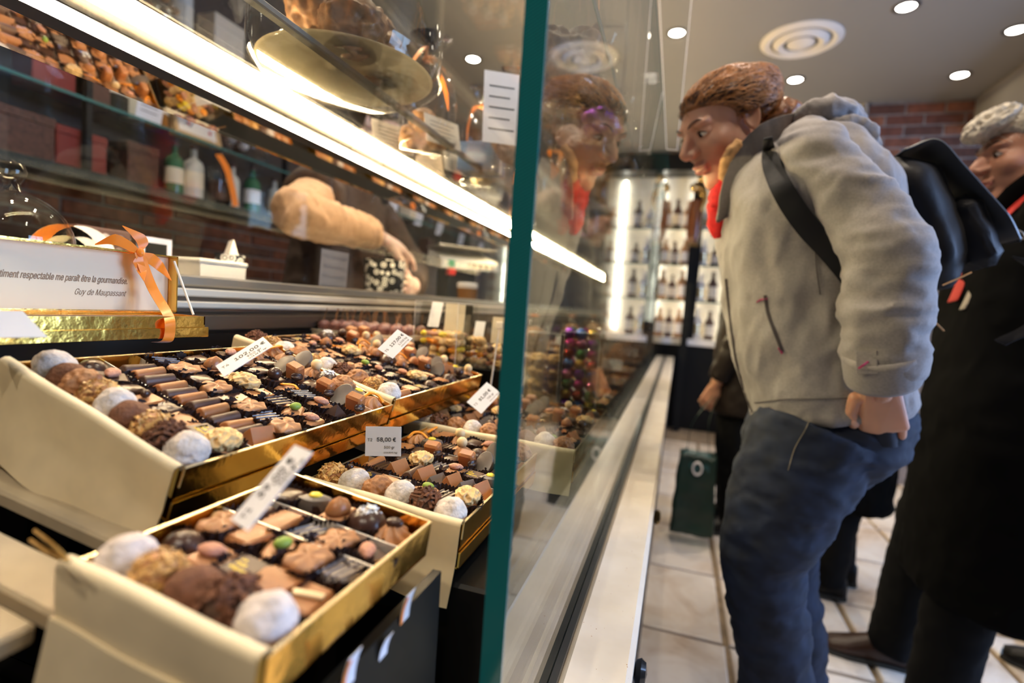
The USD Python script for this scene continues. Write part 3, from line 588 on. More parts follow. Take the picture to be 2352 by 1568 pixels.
QT = 'iment respectable me paraît être la gourmandise.'; k_ = np.ptp(text('Le seul sent'+QT, .01, True).bounds[:, 0])/np.ptp(text(QT, .01, True).bounds[:, 0]); wq = (b[1]-a[1])*k_
put('quotation', tf(fit('Le seul sent'+QT, wq, True, .22, .0064), FX(b[1]-wq, b[2])), M_['brown_ink'], g, False)
a, b = onx((168, 682), xl), onx((285, 682), xl)
put('signature', tf(fit('Guy de Maupassant', b[1]-a[1], False, .35, .0062), FX(a[1], b[2]+.001)), M_['brown_ink'], g, False)
put('prop_stick', cyl(ony((400, 600), YC-.004), ony((444, 722), YC-.004), .0013, n=8), M_['stick'], g)
K = lambda px, x=xl+.018: onx(px, x)
rb = put('ribbon', cat(ribbon([K((322, 580)), K((330, 612)), K((352, 665), xl+.025), K((380, 712), xl+.045), K((390, 735), xf+.002), K((390, 765), xf+.003), K((383, 783), xf+.001), K((360, 786), xf-.012)], .0125, [(0, 1, .12)]*5+[(0, 1, -.1)]*3, 50)), M_['ribbon'], g, True, label='orange satin ribbon tied round the gift box')
put('bow_tail', ribbon([K((322, 580)), K((300, 566)), K((262, 550)), K((218, 561), xl+.004)], [.004, .011, .012, .001], (.3, -.1, 1)), M_['ribbon'], rb, True)
put('bow_tail', ribbon([K((322, 578)), K((329, 562)), K((318, 542)), K((281, 518), xl+.012)], [.004, .011, .012, .001], (.3, 1, .5)), M_['ribbon'], rb, True)
put('bow_tail', ribbon([K((324, 582)), K((345, 593)), K((368, 612)), K((394, 644), xl+.03)], [.004, .013, .011, .001], (.2, .6, 1)), M_['ribbon'], rb, True)
put('bow_tail', ribbon([K((323, 584)), K((318, 600)), K((326, 622)), K((331, 645), xl+.03)], [.004, .011, .010, .001], (.2, 1, .2)), M_['ribbon'], rb, True)
put('bow_knot', bump(ball(.0042, 2, (1, 1.0, 1.25), K((322, 580))), .0008, 400), M_['ribbon'], rb, True)
a = at((-30, 690), .37)
sc = thing('blank_card', 'plain white card leaning at the left edge before the gift box', 'card', frame(at((-60, 775), .37), *(lambda x, y: (x/np.linalg.norm(x), y/np.linalg.norm(y), np.cross(x, y)/np.linalg.norm(np.cross(x, y))))(at((62, 774), .385)-at((-60, 775), .37), (at((18, 690), .40)-at((-60+78, 775), .38)))))
put('card', hullp([(0, 0, 0), (.0395, 0, 0), (.0260, .028, 0), (0, .028, 0), (0, 0, -.0006), (.0395, 0, -.0006), (.0260, .028, -.0006), (0, .028, -.0006)]), M_['white'], sc)

# ------------------------------------------------------------------ goods inside the case behind the boxes
M_['cherry'] = P('cherry_coating', (.20, .085, .075), .42, var=.2, scale=120)
M_['stem'] = P('cherry_stem', (.35, .16, .05), .6)
def plinth(x0, x1, y0, y1, z0, z1, w):
    return put('plinth', box(x0, x1, y0, y1, z0, z1, .002), M_['black'], label=w, cat='display plinth')
c0 = at((850, 752), 1.06)
plinth(c0[0]-.10, c0[0]+.10, c0[1]-.05, c0[1]+.075, .869, c0[2]-.018, 'black plinth under the tray of stemmed cherry chocolates')
tr = thing('tray', 'flat cream tray holding the stemmed cherry chocolates', 'tray', T(c0[0], c0[1], c0[2]-.0175))
put('plate', hullp(np.concatenate([[(x, y, z) for x in (-.105, .105) for y in (-.055, .08)] for z in (0, .004)])), M_['cream'], tr); put('rim', cat(box(-.105, .105, -.055, -.051, .004, .009), box(-.105, -.101, -.051, .08, .004, .009), box(.101, .105, -.051, .08, .004, .009)), M_['cream'], tr)
first = None; rr = random.Random(4)
for j in range(4):
    for i in range(7):
        M = T(c0[0]-.083+.0275*i+(j % 2)*.006, c0[1]-.035+.028*j+rr.uniform(-.003, .003), c0[2]-.0133, rz=rr.uniform(0, 6))
        lb = f'cherry chocolate with upright stem, {ORD[i]} from left in tray row {["one, the nearest", "two from the near side", "three from the near side", "four, the farthest"][j]}'
        lb = f'stemmed cherry chocolate, {ORD[i]} from left in the {["near", "second", "third", "far"][j]} row of its tray'
        if first is None:
            first = thing('cherry_chocolate', lb, 'chocolate', M, 'stemmed cherry chocolates')
            put('cherry', bump(ball(.0122, 3, (1, 1, .95), (0, 0, .0118)), .0008, 120), M_['cherry'], first, True); put('stem', tube(curve([(0, 0, .022), (.001, 0, .032), (.004, .002, .043), (.005, .002, .047)], 8), [.0007]*7+[.0012], 6), M_['stem'], first)
        else: dup(first, M, lb)
M_['raisin'] = P('raisin', (.05, .02, .012), .4)
def mixbit(kind):
    if kind == 'almond': return almond(.011), 'almond'
    if kind == 'hazelnut': return ball(.0075, 2), 'hazel'
    if kind == 'candied_orange': return bump(ball(1, 2, (.009, .007, .006)), .001, 200), 'orange'
    if kind == 'golden_raisin': return bump(ball(1, 2, (.010, .006, .006)), .0012, 300), 'lemon'
    if kind == 'walnut_half': return bump(bump(ball(1, 3, (.012, .010, .007)), .003, 200, 5, 2, True), .0006, 500), 'walnut'
    return bump(ball(1, 2, (.012, .007, .008)), .0015, 200), 'raisin'
def acrylic(px, zc, w, d, h, lbl, zbase=None):
    a = at(px, zc); z = a[2]-h if zbase is None else zbase; h = a[2]-z
    t = thing('acrylic_box', lbl, 'acrylic box', T(a[0], a[1], z)); e = .0018
    for m in (box(0, w, 0, e, 0, h), box(0, w, d-e, d, 0, h), box(0, e, e, d-e, 0, h), box(w-e, w, e, d-e, 0, h)): put('wall', m, M_['glass_clear'], t, False)
    put('base', box(e, w-e, e, d-e, 0, e), M_['glass_clear'], t, False)
    put('rim', cat(box(0, w, -.0004, e+.0004, h, h+.0006), box(0, w, d-e-.0004, d+.0004, h, h+.0006), box(-.0004, e+.0004, 0, d, h, h+.0006), box(w-e-.0004, w+.0004, 0, d, h, h+.0006), box(-.0006, .0002, -.0006, .0002, 0, h), box(w-.0002, w+.0006, -.0006, .0002, 0, h)), M_['salt'], t, False)
    return np.array([a[0], a[1], z]), h
FB = {}
def fill(o, w, d, ztop, n, kinds, seed, where, r=.010):
    q = random.Random(seed); pts = []; z = r*.8
    lay_ = 0; out = []
    while len(out) < n:
        nx, ny = max(1, int((w-.006)/(2*r))), max(1, int((d-.006)/(2*r)))
        for i in range(nx):
            for j in range(ny):
                if len(out) < n: out.append((.003+(w-.006)*(i+.5)/nx+q.uniform(-.1, .1)*r, .003+(d-.006)*(j+.5)/ny+q.uniform(-.1, .1)*r, z))
        z += r*1.45; lay_ += 1
    for i, p_ in enumerate(out):
        k = q.choice(kinds); M = T(o[0]+p_[0], o[1]+p_[1], o[2]+p_[2]+.002, rz=q.uniform(0, 6), rx=q.uniform(-.5, .5))
        lb = f'{k.replace("_", " ")} in the {where} acrylic box, {ORD[min(12, i//(nx*ny))]} layer up, {ORD[(i % (nx*ny))//ny]} from left, {ORD[i % ny]} back'; gr = f'{k.replace("_", " ")} pieces in the {where} acrylic box'
        if k not in FB:
            m, mt = mixbit(k); FB[k] = thing(k, lb, k.replace('_', ' '), M, gr); put('kernel', m, M_[mt], FB[k], True)
        else: dup(FB[k], M, lb, gr)
kn = ['almond', 'hazelnut', 'candied_orange', 'golden_raisin', 'walnut_half', 'raisin', 'hazelnut', 'almond']
oA, hA = acrylic((955, 690), 1.0, .089, .075, .115, 'clear acrylic box of mixed nuts and fruit beside the cherry tray')
fill(oA, .089, .075, 0, 48, kn, 3, 'left'); plinth(oA[0]-.002, oA[0]+.091, oA[1], oA[1]+.075, .869, oA[2]-.0005, 'black plinth under the left acrylic box of mixed nuts')
oB, hB = acrylic((1066, 700), 1.06, .093, .075, .125, 'clear acrylic box of mixed nuts just left of the pane edge')
fill(oB, .093, .075, 0, 40, kn, 8, 'right'); plinth(oB[0]-.001, oB[0]+.094, oB[1], oB[1]+.075, .816, oB[2]-.0005, 'black plinth under the right acrylic box of mixed nuts')
def flatcard(name, label, c, w, h, mat=None, lean=.15, yaw=0, catg='card', group=None, lines=0):
    t = thing(name, label, catg, T(*c, rz=yaw) @ T(rx=-lean), group); put('card', box(-w/2, w/2, -.0004, .0004, 0, h), mat or M_['white'], t, False)
    if lines: put('print_lines', cat(*[box(-w*.35, w*(.35-.12*(i % 2)), -.0007, -.0004, h*(.78-.15*i), h*(.80-.15*i)) for i in range(lines)]), M_['ink'], t, False)
    return t
flatcard('tag_card', 'tall white tag standing inside the left acrylic box', oA+(.024, .030, .066), .024, .052, lean=.35)
flatcard('tag_card', 'broad cream tag standing inside the left acrylic box', oA+(.064, .040, .056), .042, .058, M_['cream'], lean=.1)
flatcard('tag_card', 'tall white tag standing inside the right acrylic box', oB+(.022, .030, .05), .022, .045, lean=.3)
flatcard('tag_card', 'cream folded tag standing inside the right acrylic box', oB+(.065, .040, .05), .035, .055, M_['cream'], lean=.1)
hd = at((1128, 838), .98); hl = thing('tag_holder', 'thin pale upright rod holding a tag by the pane edge', 'tag holder', T(*hd))
put('rod', cyl((0, 0, -.06), (.010, .004, .075), .0016, n=8), M_['stick'], hl); put('clip', box(.004, .018, .001, .004, .068, .082, .001), M_['stick'], hl)
# foil balls and nut clusters in two tall boxes seen through the pane
oC, hC = acrylic((1290, 760), 1.13, .084, .060, .20, 'tall clear acrylic box of coloured foil balls behind the front pane', .8155)
cols = {'magenta': (.75, .05, .35), 'green': (.08, .45, .15), 'red': (.7, .04, .05), 'gold': (.85, .55, .12), 'blue': (.05, .18, .65), 'purple': (.32, .05, .5), 'pink': (.9, .25, .45)}
ks = list(cols); q = random.Random(2); n = 0
for lay_ in range(9):
    for i in range(3):
        for j in range(2):
            k = ks[(n*3+lay_) % 7]; n += 1
            if 'f'+k not in M_: M_['f'+k] = P('foil_'+k, cols[k], .22, .85, bmp=.5, bscale=350)
            lb = f'{k} foil-wrapped ball in the tall acrylic box, {ORD[lay_]} layer up, {["left", "middle", "right"][i]} {["front", "back"][j]}'; M = T(oC[0]+.016+.0262*i+q.uniform(-.001, .001), oC[1]+.017+.026*j, oC[2]+.0145+.0225*lay_, rz=q.uniform(0, 6))
            if ('foil', k) not in FB:
                FB['foil', k] = thing('foil_ball', lb, 'sweet', M, f'{k} foil balls in the tall acrylic box'); put('ball', bump(ball(.0122, 3), .0008, 260), M_['f'+k], FB['foil', k], True)
            else: dup(FB['foil', k], M, lb)
oD, hD = acrylic((1212, 762), 1.16, .082, .060, .20, 'tall clear acrylic box of caramel nut clusters behind the pane edge', .8155)
for lay_ in range(5):
    for i in range(2):
        lb = f'caramel nut cluster, {ORD[lay_]} layer up, {["left", "right"][i]} in the tall acrylic box'; M = T(oD[0]+.022+.038*i, oD[1]+.030, oD[2]+.018+.027*lay_, rz=lay_*1.3+i)
        if 'clu' not in FB:
            FB['clu'] = thing('nut_cluster_sweet', lb, 'sweet', M, 'caramel nut clusters in the tall acrylic box'); put('cluster', bump(bump(ball(1, 4, (.018, .017, .0125)), .005, 110, 7, 2, True), .001, 400), M_['nut'], FB['clu'], True)
        else: dup(FB['clu'], M, lb)
# farther goods down the case
M_['caramel'] = P('caramel_goods', (.40, .20, .08), .4, var=.4, scale=60); M_['goods_dark'] = P('dark_goods', (.09, .04, .025), .4, var=.4, scale=60)
q = random.Random(12); gt = gc = gb = None
dst = ['nearest', 'second', 'third', 'fourth', 'fifth', 'sixth', 'seventh', 'eighth', 'ninth', 'tenth']
for r_i in range(10):
    y = 1.34+.36*r_i
    for side, (x, z) in enumerate([(-.24, .8155), (-.53, .8685)]):
        M = T(x, y, z, rz=0); lb = f'gold tray of bonbons, {dst[r_i]} beyond the acrylic boxes in the {["pane-side", "server-side"][side]} row'
        if gt is None:
            gt = thing('bonbon_tray', lb, 'tray of chocolates', M, 'bonbon trays far down the case')
            put('tray', cat(box(-.10, .10, -.12, .12, 0, .004), box(-.10, .10, -.12, -.117, .004, .03), box(-.10, .10, .117, .12, .004, .03), box(-.10, -.097, -.12, .12, .004, .03), box(.097, .10, -.12, .12, .004, .03)), M_['gold'], gt)
            for i in range(6):
                for j in range(7): put('bonbon', tf(bump(ball(1, 2, (.0145, .0145, .013)), .0015, 150, i*7+j), T(-.081+.0325*i, -.10+.0335*j, .018)), [M_['milk'], M_['dark2'], M_['caramel'], M_['powder'], M_['nut']][(i*3+j*2) % 5], gt, True)
        else: dup(gt, M, lb)
        M = T(x+.03, y-.10, z+.032); lb = f'small white price card on the {dst[r_i]} far tray of the {["pane-side", "server-side"][side]} row'
        if gc is None: gc = flatcard('far_price_card', lb, (x+.03, y-.10, z+.032), .05, .04, lean=.25, catg='price card', group='price cards far down the case', lines=2)
        else: dup(gc, M @ T(rx=-.25), lb)
        if r_i % 2 == side:
            M = T(x+.02, y+.18, z+.004, rz=q.uniform(0, 6)); lb = f'tied cellophane bag of sweets behind the {dst[r_i]} far tray, {["pane-side", "server-side"][side]} row'
            if gb is None:
                gb = thing('sweet_bag', lb, 'bag of sweets', M, 'cellophane bags far down the case')
                put('wrapper', bump(lathe([(0, .001), (.045, .001), (.052, .01), (.055, .07), (.050, .12), (.012, .155), (.010, .162), (.040, .195), (0, .19)], 28), .003, 60), M_['cello'], gb, True)
                put('contents', bump(bump(ball(1, 4, (.043, .043, .05), (0, 0, .056)), .012, 60, 4, 2, True), .003, 200), M_['caramel'], gb, True); put('tie', tf(trimesh.creation.torus(.012, .003, major_sections=20, minor_sections=6), T(0, 0, .158)), M_['ribbon'], gb)
            else: dup(gb, M, lb)
# price tags along the black fascia under the nearest box
for px, w, h, wh in (((930, 1390), .012, .021, 'tallest of three'), ((880, 1482), .009, .015, 'middle of three'), ((800, 1535), .012, .021, 'nearest of three')):
    p_ = onx(px, -.1572); t = thing('fascia_tag', f'small white curled tag on the black fascia under the nearest box, {wh}', 'tag', frame(p_, (0, 1, 0), (0, 0, 1), (1, 0, 0)))
    a = np.linspace(0, 1, 9); R = np.array([[(-w/2, h*(s-.5), .004*s*s+.0004), (w/2, h*(s-.5), .004*s*s+.0004), (w/2, h*(s-.5), .004*s*s), (-w/2, h*(s-.5), .004*s*s)] for s in a]); put('tag', rings(R), M_['white'], t, 40)
    if wh != 'middle of three': put('picture_strip', tf(rings(R*np.array([.25, .9, 1])), T(-w*.38, -h*.04, .0003)), M_['ribbon'] if 'strip' not in M_ else M_['strip'], t, 40)

# ------------------------------------------------------------------ on the glass shelf
ZS = 1.3825
c = (onz((590, 180), ZS)+onz((1010, 180), ZS)+onz((800, 60), ZS)+onz((800, 300), ZS))/4
jr = thing('glass_jar', 'large clear glass jar with a thick round base standing on the glass shelf', 'jar', T(c[0], c[1], ZS)); RJ = .140
put('body', lathe([(0, 0), (RJ*.86, 0), (RJ, .012), (RJ*1.02, .04), (RJ*1.02, .24), (RJ*.8, .29), (RJ*.82, .30), (RJ*.79, .30), (RJ*.77, .287), (RJ*.99, .236), (RJ*.99, .04), (RJ*.9, .016), (0, .014)], 64), M_['jar'], jr, 40)
M_['liner'] = wmat('jar_liner', {'t': ('translucent_bsdf', dict(color=(.72, .62, .42))), 'd': ('diffuse_bsdf', dict(color=(.70, .60, .42))), 'x': ('transparent_bsdf', {}), 'm': ('mix_closure', dict(fac=.5)), 'm2': ('mix_closure', dict(fac=.6))}, [('t.BSDF', 'm.closure1'), ('d.BSDF', 'm.closure2'), ('x.BSDF', 'm2.closure1'), ('m.closure', 'm2.closure2')], 'm2.closure')
put('base_liner', lathe([(0, .0145), (RJ*.93, .0165), (RJ*.93, .0175), (0, .0155)], 48), M_['liner'], jr, label='cream paper liner in the jar base')
put('lid', lathe([(0, .302), (RJ*.84, .302), (RJ*.84, .312), (RJ*.3, .335), (.02, .345), (.03, .365), (0, .38)], 48), M_['jar'], jr, 40)
M_['nuts_brown'] = P('brown_clusters', (.22, .10, .045), .5, var=.4, scale=70, bmp=.4, bscale=150)
def lump(s, sc, seed): return bump(bump(ball(1, 4, s, (0, 0, s[2])), s[0]*.22, sc, seed, 2, True), s[0]*.05, sc*3, seed)
for i, (dx, dy) in enumerate([(.03, .03), (-.055, -.01), (.05, -.06), (-.02, .08)]):
    t = put('nut_cluster_sweet', tf(lump((.04, .04, .035), 55, i), T(c[0]+dx, c[1]+dy, ZS+.018+.06*(i % 2))), M_['nuts_brown'], smooth=True, label=f'rough brown chocolate cluster in the large glass jar, {["at its middle", "on its left", "nearest the pane", "at its back"][i]}', cat='sweet')
def cbag(pos, r, h, mat, lbl, seed, rib=True, lumps=7, lr=.03):
    t = thing('cellophane_bag', lbl, 'bag of sweets', T(pos[0], pos[1], ZS, rz=seed)); q = random.Random(seed)
    put('wrapper', bump(lathe([(0, .0005), (r*.9, .0005), (r, .012), (r*1.05, h*.45), (r*.9, h*.66), (r*.2, h*.80), (r*.18, h*.82), (r*.75, h), (0, h*.98)], 32), r*.06, 40, seed), M_['cello'], t, True)
    for i in range(lumps):
        a = i*2*PI/max(1, lumps-1); d = 0 if i == 0 else r*.5; put('sweet', tf(lump((lr, lr, lr*.85), 70, seed*9+i), T(d*math.cos(a), d*math.sin(a), .006+lr*1.1*(i % 2))), mat, t, True)
    if rib: put('ribbon', cat(tf(trimesh.creation.torus(r*.21, .004, major_sections=24, minor_sections=6), T(0, 0, h*.81)), ribbon([(r*.2, 0, h*.81), (r*.5, .01, h*.78), (r*.8, .0, h*.6), (r*.85, -.01, h*.42)], [.008, .016, .016, .004], (0, 1, .2)), ribbon([(-r*.2, 0, h*.81), (-r*.5, -.02, h*.86), (-r*.8, 0, h*.7), (-r*.9, .0, h*.5)], [.008, .016, .016, .004], (0, 1, .2))), M_['ribbon'], t, True, label='orange satin ribbon')
def S_(px): return onz(px, ZS)
cbag(np.array([-.20, .80, 0]), .055, .24, M_['nuts_brown'], 'orange-ribboned cellophane bag of brown clusters in front of the white leaflet', 3)
cbag(np.array([-.18, .45, 0]), .05, .20, M_['gold_rim'], 'cellophane bag of gold-wrapped sweets at the top near the pane edge', 4)
cbag(np.array([-.33, .42, 0]), .05, .20, M_['caramel'], 'cellophane bag of caramel sweets at the top left of the jar', 5)
cbag(np.array([-.62, .36, 0]), .055, .22, M_['caramel'], 'cellophane bag of caramels behind the light strip', 6)
cbag(np.array([-.30, 1.62, 0]), .075, .27, M_['nuts_brown'], 'cellophane bag of brown clusters halfway along the glass shelf', 7)
cbag(np.array([-.24, 2.15, 0]), .08, .27, M_['caramel'], 'cellophane bag of caramels beyond the bag of brown clusters', 8)
M_['egg'] = P('sugared_egg', (.52, .36, .32), .5, var=.15, scale=60)
cbag(np.array([-.235, 1.18, 0]), .07, .25, M_['egg'], 'cellophane bag of pinkish sugared eggs behind the front pane', 9, False, 8, .026)
cbag(np.array([-.17, 1.0, 0]), .04, .2, M_['fpurple'], 'small cellophane bag of purple foil sweets close to the pane', 10, False, 6, .016)
for i, (px, w, h, yaw, lb, mt) in enumerate([((1150, 330), .075, .16, .5, 'tall white printed leaflet in a holder on the glass shelf by the pane edge', 'white'), ((905, 345), .10, .06, 1.1, 'dark-printed cream card standing on the glass shelf below the large jar', 'cream'), ((1020, 335), .09, .06, 1.1, 'cream card with a curved line of print on the glass shelf', 'cream'), ((1055, 400), .10, .05, 1.2, 'pale card on the glass shelf just above the light strip', 'cream'), ((990, 395), .09, .05, 1.2, 'rosy card on the glass shelf above the light strip', 'ivory')]):
    p_ = S_(px); flatcard('leaflet', lb, p_, w, h, M_[mt], .25, yaw, 'card', lines=5)
bb = thing('boxed_gift', 'blue-grey gift carton on the glass shelf left of the leaflet', 'gift box', T(*S_((1105, 400)))); put('carton', box(-.05, .05, -.04, .04, 0, .07, .003), P('blue_carton', (.10, .17, .33), .4), bb); put('band', box(-.051, .051, -.008, .008, .0, .0705), M_['white'], bb)
for i, (x, y, r, h, m) in enumerate([(-.56, 1.05, .06, .24, 'caramel'), (-.40, 1.18, .055, .22, 'nuts_brown'), (-.55, 1.36, .06, .26, 'gold_rim'), (-.18, 1.40, .055, .24, 'caramel'), (-.44, 1.75, .06, .25, 'egg'), (-.19, 1.85, .055, .25, 'gold_rim'), (-.60, 1.95, .06, .26, 'nuts_brown'), (-.42, 2.35, .06, .25, 'caramel'), (-.2, 2.55, .06, .26, 'nuts_brown'), (-.6, .16, .05, .2, 'gold_rim')]):
    cbag(np.array([x, y, 0]), r, h, M_[m], f'tied cellophane bag of sweets standing {["behind the large jar", "right behind the jar", "at the server edge", "at the pane edge", "halfway along", "at the pane, farther", "far at the server edge", "far along", "far at the pane edge", "nearest the camera"][i]} on the glass shelf', 20+i, i % 2 == 0, 6, r*.42)
for i in range(7):
    t = thing('gift_carton', f'gold and cream gift carton far along the glass shelf, {dst[i]} from the leaflet', 'gift box', T(-.42+.2*(i % 2), 2.85+.27*i, ZS, rz=.2*i)); put('carton', box(-.07, .07, -.06, .06, 0, .09, .004), [M_['cream'], M_['ivory'], M_['goods_dark']][i % 3], t); put('band', cat(box(-.071, .071, -.01, .01, 0, .091), box(-.01, .01, -.061, .061, 0, .091)), M_['gold'], t)
# translucent printed band and the clear wedge by the pane's top edge
t = thing('printed_band', 'translucent curving ribbon printed with dark letters behind the front pane', 'ribbon'); M_['translucent'] = pane('translucent_film', (.80, .80, .80), .2, .12)
pb = [onx((1447, -40), -.125), onx((1440, 60), -.125), onx((1434, 160), -.130), onx((1422, 215), -.15), onx((1370, 250), -.18)]
put('band', ribbon(pb, .022, (.1, 1, 0), 40), M_['translucent'], t, True)
put('lettering', tf(text('Chocolatier', .010), frame(pb[2]+np.array([.002, .012, -.01]), (0, 0, 1), (0, -1, 0), (1, 0, 0))), M_['ink'], t, False)
y_ = 1.5; A = [ony(p_, y_) for p_ in ((1512, -60), (1594, -60), (1555, 345), (1531, 343))]
t = thing('leaflet_holder', 'clear tapered acrylic leaflet holder hanging at the pane\'s top edge beside the woman', 'holder')
put('wedge', hullp([p_+np.array([0, d, 0]) for p_ in A for d in (0, .045)]), M_['glass_clear'], t, False)
put('edges', cat(*[cyl(A[i], A[(i+1) % 4], .0008, n=6) for i in range(4)]), M_['salt'], t)

gk = thing('gold_cord', 'loose gold cord loop at the left corner of the nearest chocolate box', 'cord'); q0 = at((158, 1288), .245)
put('cord', cat(tube(curve([q0, at((120, 1250), .262), at((80, 1218), .285)], 14), .0009, 6), tube(curve([q0, at((110, 1268), .258), at((70, 1240), .278)], 14), .0009, 6)), M_['gold'], gk)
# ------------------------------------------------------------------ server's side
wu = thing('wall_shelf_unit', 'dark wall unit with glass shelves above the brick band behind the counter', 'shelving')
put('back_panel', box(-2.19, -2.175, .2, 5.2, 1.40, ZC-.01), M_['dark_wall'], wu)
put('bottom_board', box(-2.19, -1.95, .2, 5.2, 1.385, 1.42, .003), M_['teal_dark'], wu)
for z in (1.655, 2.02): put('glass_shelf', box(-2.17, -1.95, .2, 5.2, z-.008, z), M_['glass_clear'], wu); put('shelf_lip', box(-1.95, -1.946, .2, 5.2, z-.009, z+.001), M_['shelf_edge'], wu)
for y in (.37, 1.27, 2.2, 3.1, 4.0): put('post', box(-1.975, -1.95, y, y+.018, 1.42, ZC-.01), M_['matt_black'], wu)
sc_ = thing('server_counter', 'low work counter behind the display counter', 'counter'); put('worktop', box(-1.04, -.745, .05, 5.2, .99, 1.03, .004), M_['steel'], sc_); put('carcass', box(-1.03, -.75, .05, 5.2, 0, .99), M_['black'], sc_)
XB = -1.99
def bottle(px, h, r, mat, lbl, zs, label=True, mt2='cream'):
    p_ = onx(px, XB); t = thing('bottle', lbl, 'bottle', T(XB-.03, p_[1], zs))
    put('body', lathe([(0, 0), (r, 0), (r, h*.62), (r*.82, h*.70), (r*.34, h*.78), (r*.32, h*.95), (0, h*.95)], 24), M_[mat], t, 40); put('cap', lathe([(0, h*.93), (r*.38, h*.93), (r*.38, h), (0, h)], 16), M_['goods_dark'], t)
    if label: put('paper_label', lathe([(r*1.01, h*.2), (r*1.015, h*.2), (r*1.015, h*.5), (r*1.01, h*.5), (r*1.01, h*.2)], 24), M_[mt2], t, 40)
M_['wine'] = P('dark_bottle', (.02, .018, .012), .08); M_['amber'] = P('amber_bottle', (.30, .12, .02), .1); M_['greenb'] = P('green_bottle', (.05, .16, .08), .1); M_['paleb'] = P('pale_bottle', (.62, .62, .56), .2); M_['redbox'] = P('dark_red_carton', (.20, .03, .02), .4)
bottle((275, 230), .32, .045, 'wine', 'dark bottle with cream label on the upper glass shelf', 1.656)
bottle((372, 280), .29, .042, 'amber', 'amber bottle with cream label right of the dark bottle', 1.656)
bottle((318, 240), .30, .038, 'paleb', 'pale grey bottle between the dark and amber bottles', 1.656, False)
bottle((428, 80), .30, .042, 'paleb', 'white bottle on the topmost glass shelf', 2.021)
bottle((455, 450), .22, .040, 'paleb', 'pale bottle left of the orange ribbon on the lower board', 1.421)
bottle((590, 470), .22, .036, 'greenb', 'green bottle right of the orange ribbon on the lower board', 1.421, True, 'white')
bottle((545, 460), .2, .030, 'paleb', 'slim pale bottle beside the orange ribbon', 1.421, False)
bottle((412, 440), .21, .034, 'greenb', 'green bottle left of the pale bottle on the lower board', 1.421)
bottle((640, 480), .2, .034, 'paleb', 'pale bottle nearest the server on the lower board', 1.421, True)
for i, (px, w, h, mt, zs, lb) in enumerate([((140, 160), .16, .16, 'redbox', 1.656, 'dark red carton on the upper glass shelf at the left'), ((215, 190), .12, .14, 'goods_dark', 1.656, 'brown carton beside the dark red carton'), ((60, 330), .16, .14, 'goods_dark', 1.421, 'brown carton at the left of the lower board'), ((190, 370), .16, .13, 'redbox', 1.421, 'dark red carton on the lower board'), ((330, 400), .12, .15, 'goods_dark', 1.421, 'brown carton left of the green bottle'), ((760, 420), .14, .16, 'cream', 1.421, 'cream carton behind the server'), ((880, 450), .13, .15, 'ivory', 1.421, 'ivory carton right of the server'), ((1000, 470), .14, .14, 'goods_dark', 1.421, 'brown carton above the scales'), ((1080, 500), .14, .15, 'cream', 1.421, 'cream carton far along the lower board'), ((850, 330), .14, .16, 'goods_dark', 1.656, 'brown carton on the upper shelf right of the server'), ((960, 380), .14, .18, 'cream', 1.656, 'cream carton on the upper shelf above the scales'), ((530, 50), .16, .2, 'ivory', 2.021, 'ivory carton on the topmost shelf'), ((250, 20), .15, .2, 'goods_dark', 2.021, 'brown carton on the topmost shelf')]):
    p_ = onx(px, XB); t = thing('carton', lb, 'carton', T(XB-.05, p_[1], zs)); put('carton_body', box(-.05, .05, -w/2, w/2, 0, h, .003), M_[mt], t); put('carton_lid', box(-.052, .052, -w/2-.002, w/2+.002, h*.8, h+.002, .003), M_[mt], t)
def shelf_card(px, w, h, zs, lb, k=0):
    p_ = onx(px, XB+.03); t = thing('shelf_price_card', lb, 'price card', frame((XB+.035, p_[1], zs), (0, 1, 0), (.2, 0, .98), (.98, 0, -.2))); put('card', box(-w/2, w/2, 0, h, -.0006, 0), M_['white'], t); put('print_lines', cat(*[box(-w*.35, w*.3, h*(.3+.2*i), h*(.33+.2*i), 0, .0003) for i in range(3)]), M_['ink'], t, False)
shelf_card((338, 290), .10, .10, 1.656, 'tilted white price card in front of the amber bottle'); shelf_card((412, 265), .11, .09, 1.74, 'white price card above the framed chocolate box')
for i, (px, z) in enumerate([((800, 330), 1.70), ((905, 385), 1.656), ((962, 430), 1.62), ((1010, 455), 1.60), ((1060, 480), 1.58), ((1105, 500), 1.56)]): shelf_card(px, .11, .10, z, f'cream price card on the shelves beyond the light strip, {ORD[i]} from the server')
p_ = onx((458, 330), XB+.02); t = thing('framed_chocolate_box', 'square tan box with white face and red dots on the upper glass shelf', 'chocolate box', frame((XB+.02, p_[1], 1.657), (0, 1, 0), (-.25, 0, .97), (.97, 0, .25)))
M_['kraft'] = P('kraft_board', (.55, .36, .17), .6); M_['reddot'] = P('red_dots', (.55, .04, .05), .4); M_['offwhite'] = P('off_white', (.85, .80, .74), .5)
put('frame', cat(box(-.11, .11, 0, .018, -.03, .004), box(-.11, .11, .172, .19, -.03, .004), box(-.11, -.092, .018, .172, -.03, .004), box(.092, .11, .018, .172, -.03, .004)), M_['kraft'], t); put('face', box(-.092, .092, .018, .172, -.02, 0), M_['offwhite'], t)
put('dots', cat(*[tf(ball(.008, 2, (1, 1, .3)), T(x, y, .001)) for x, y in ((-.05, .14), (.01, .15), (.055, .12), (-.04, .06), (.02, .09), (.06, .05), (-.06, .1))]), M_['reddot'], t, True)
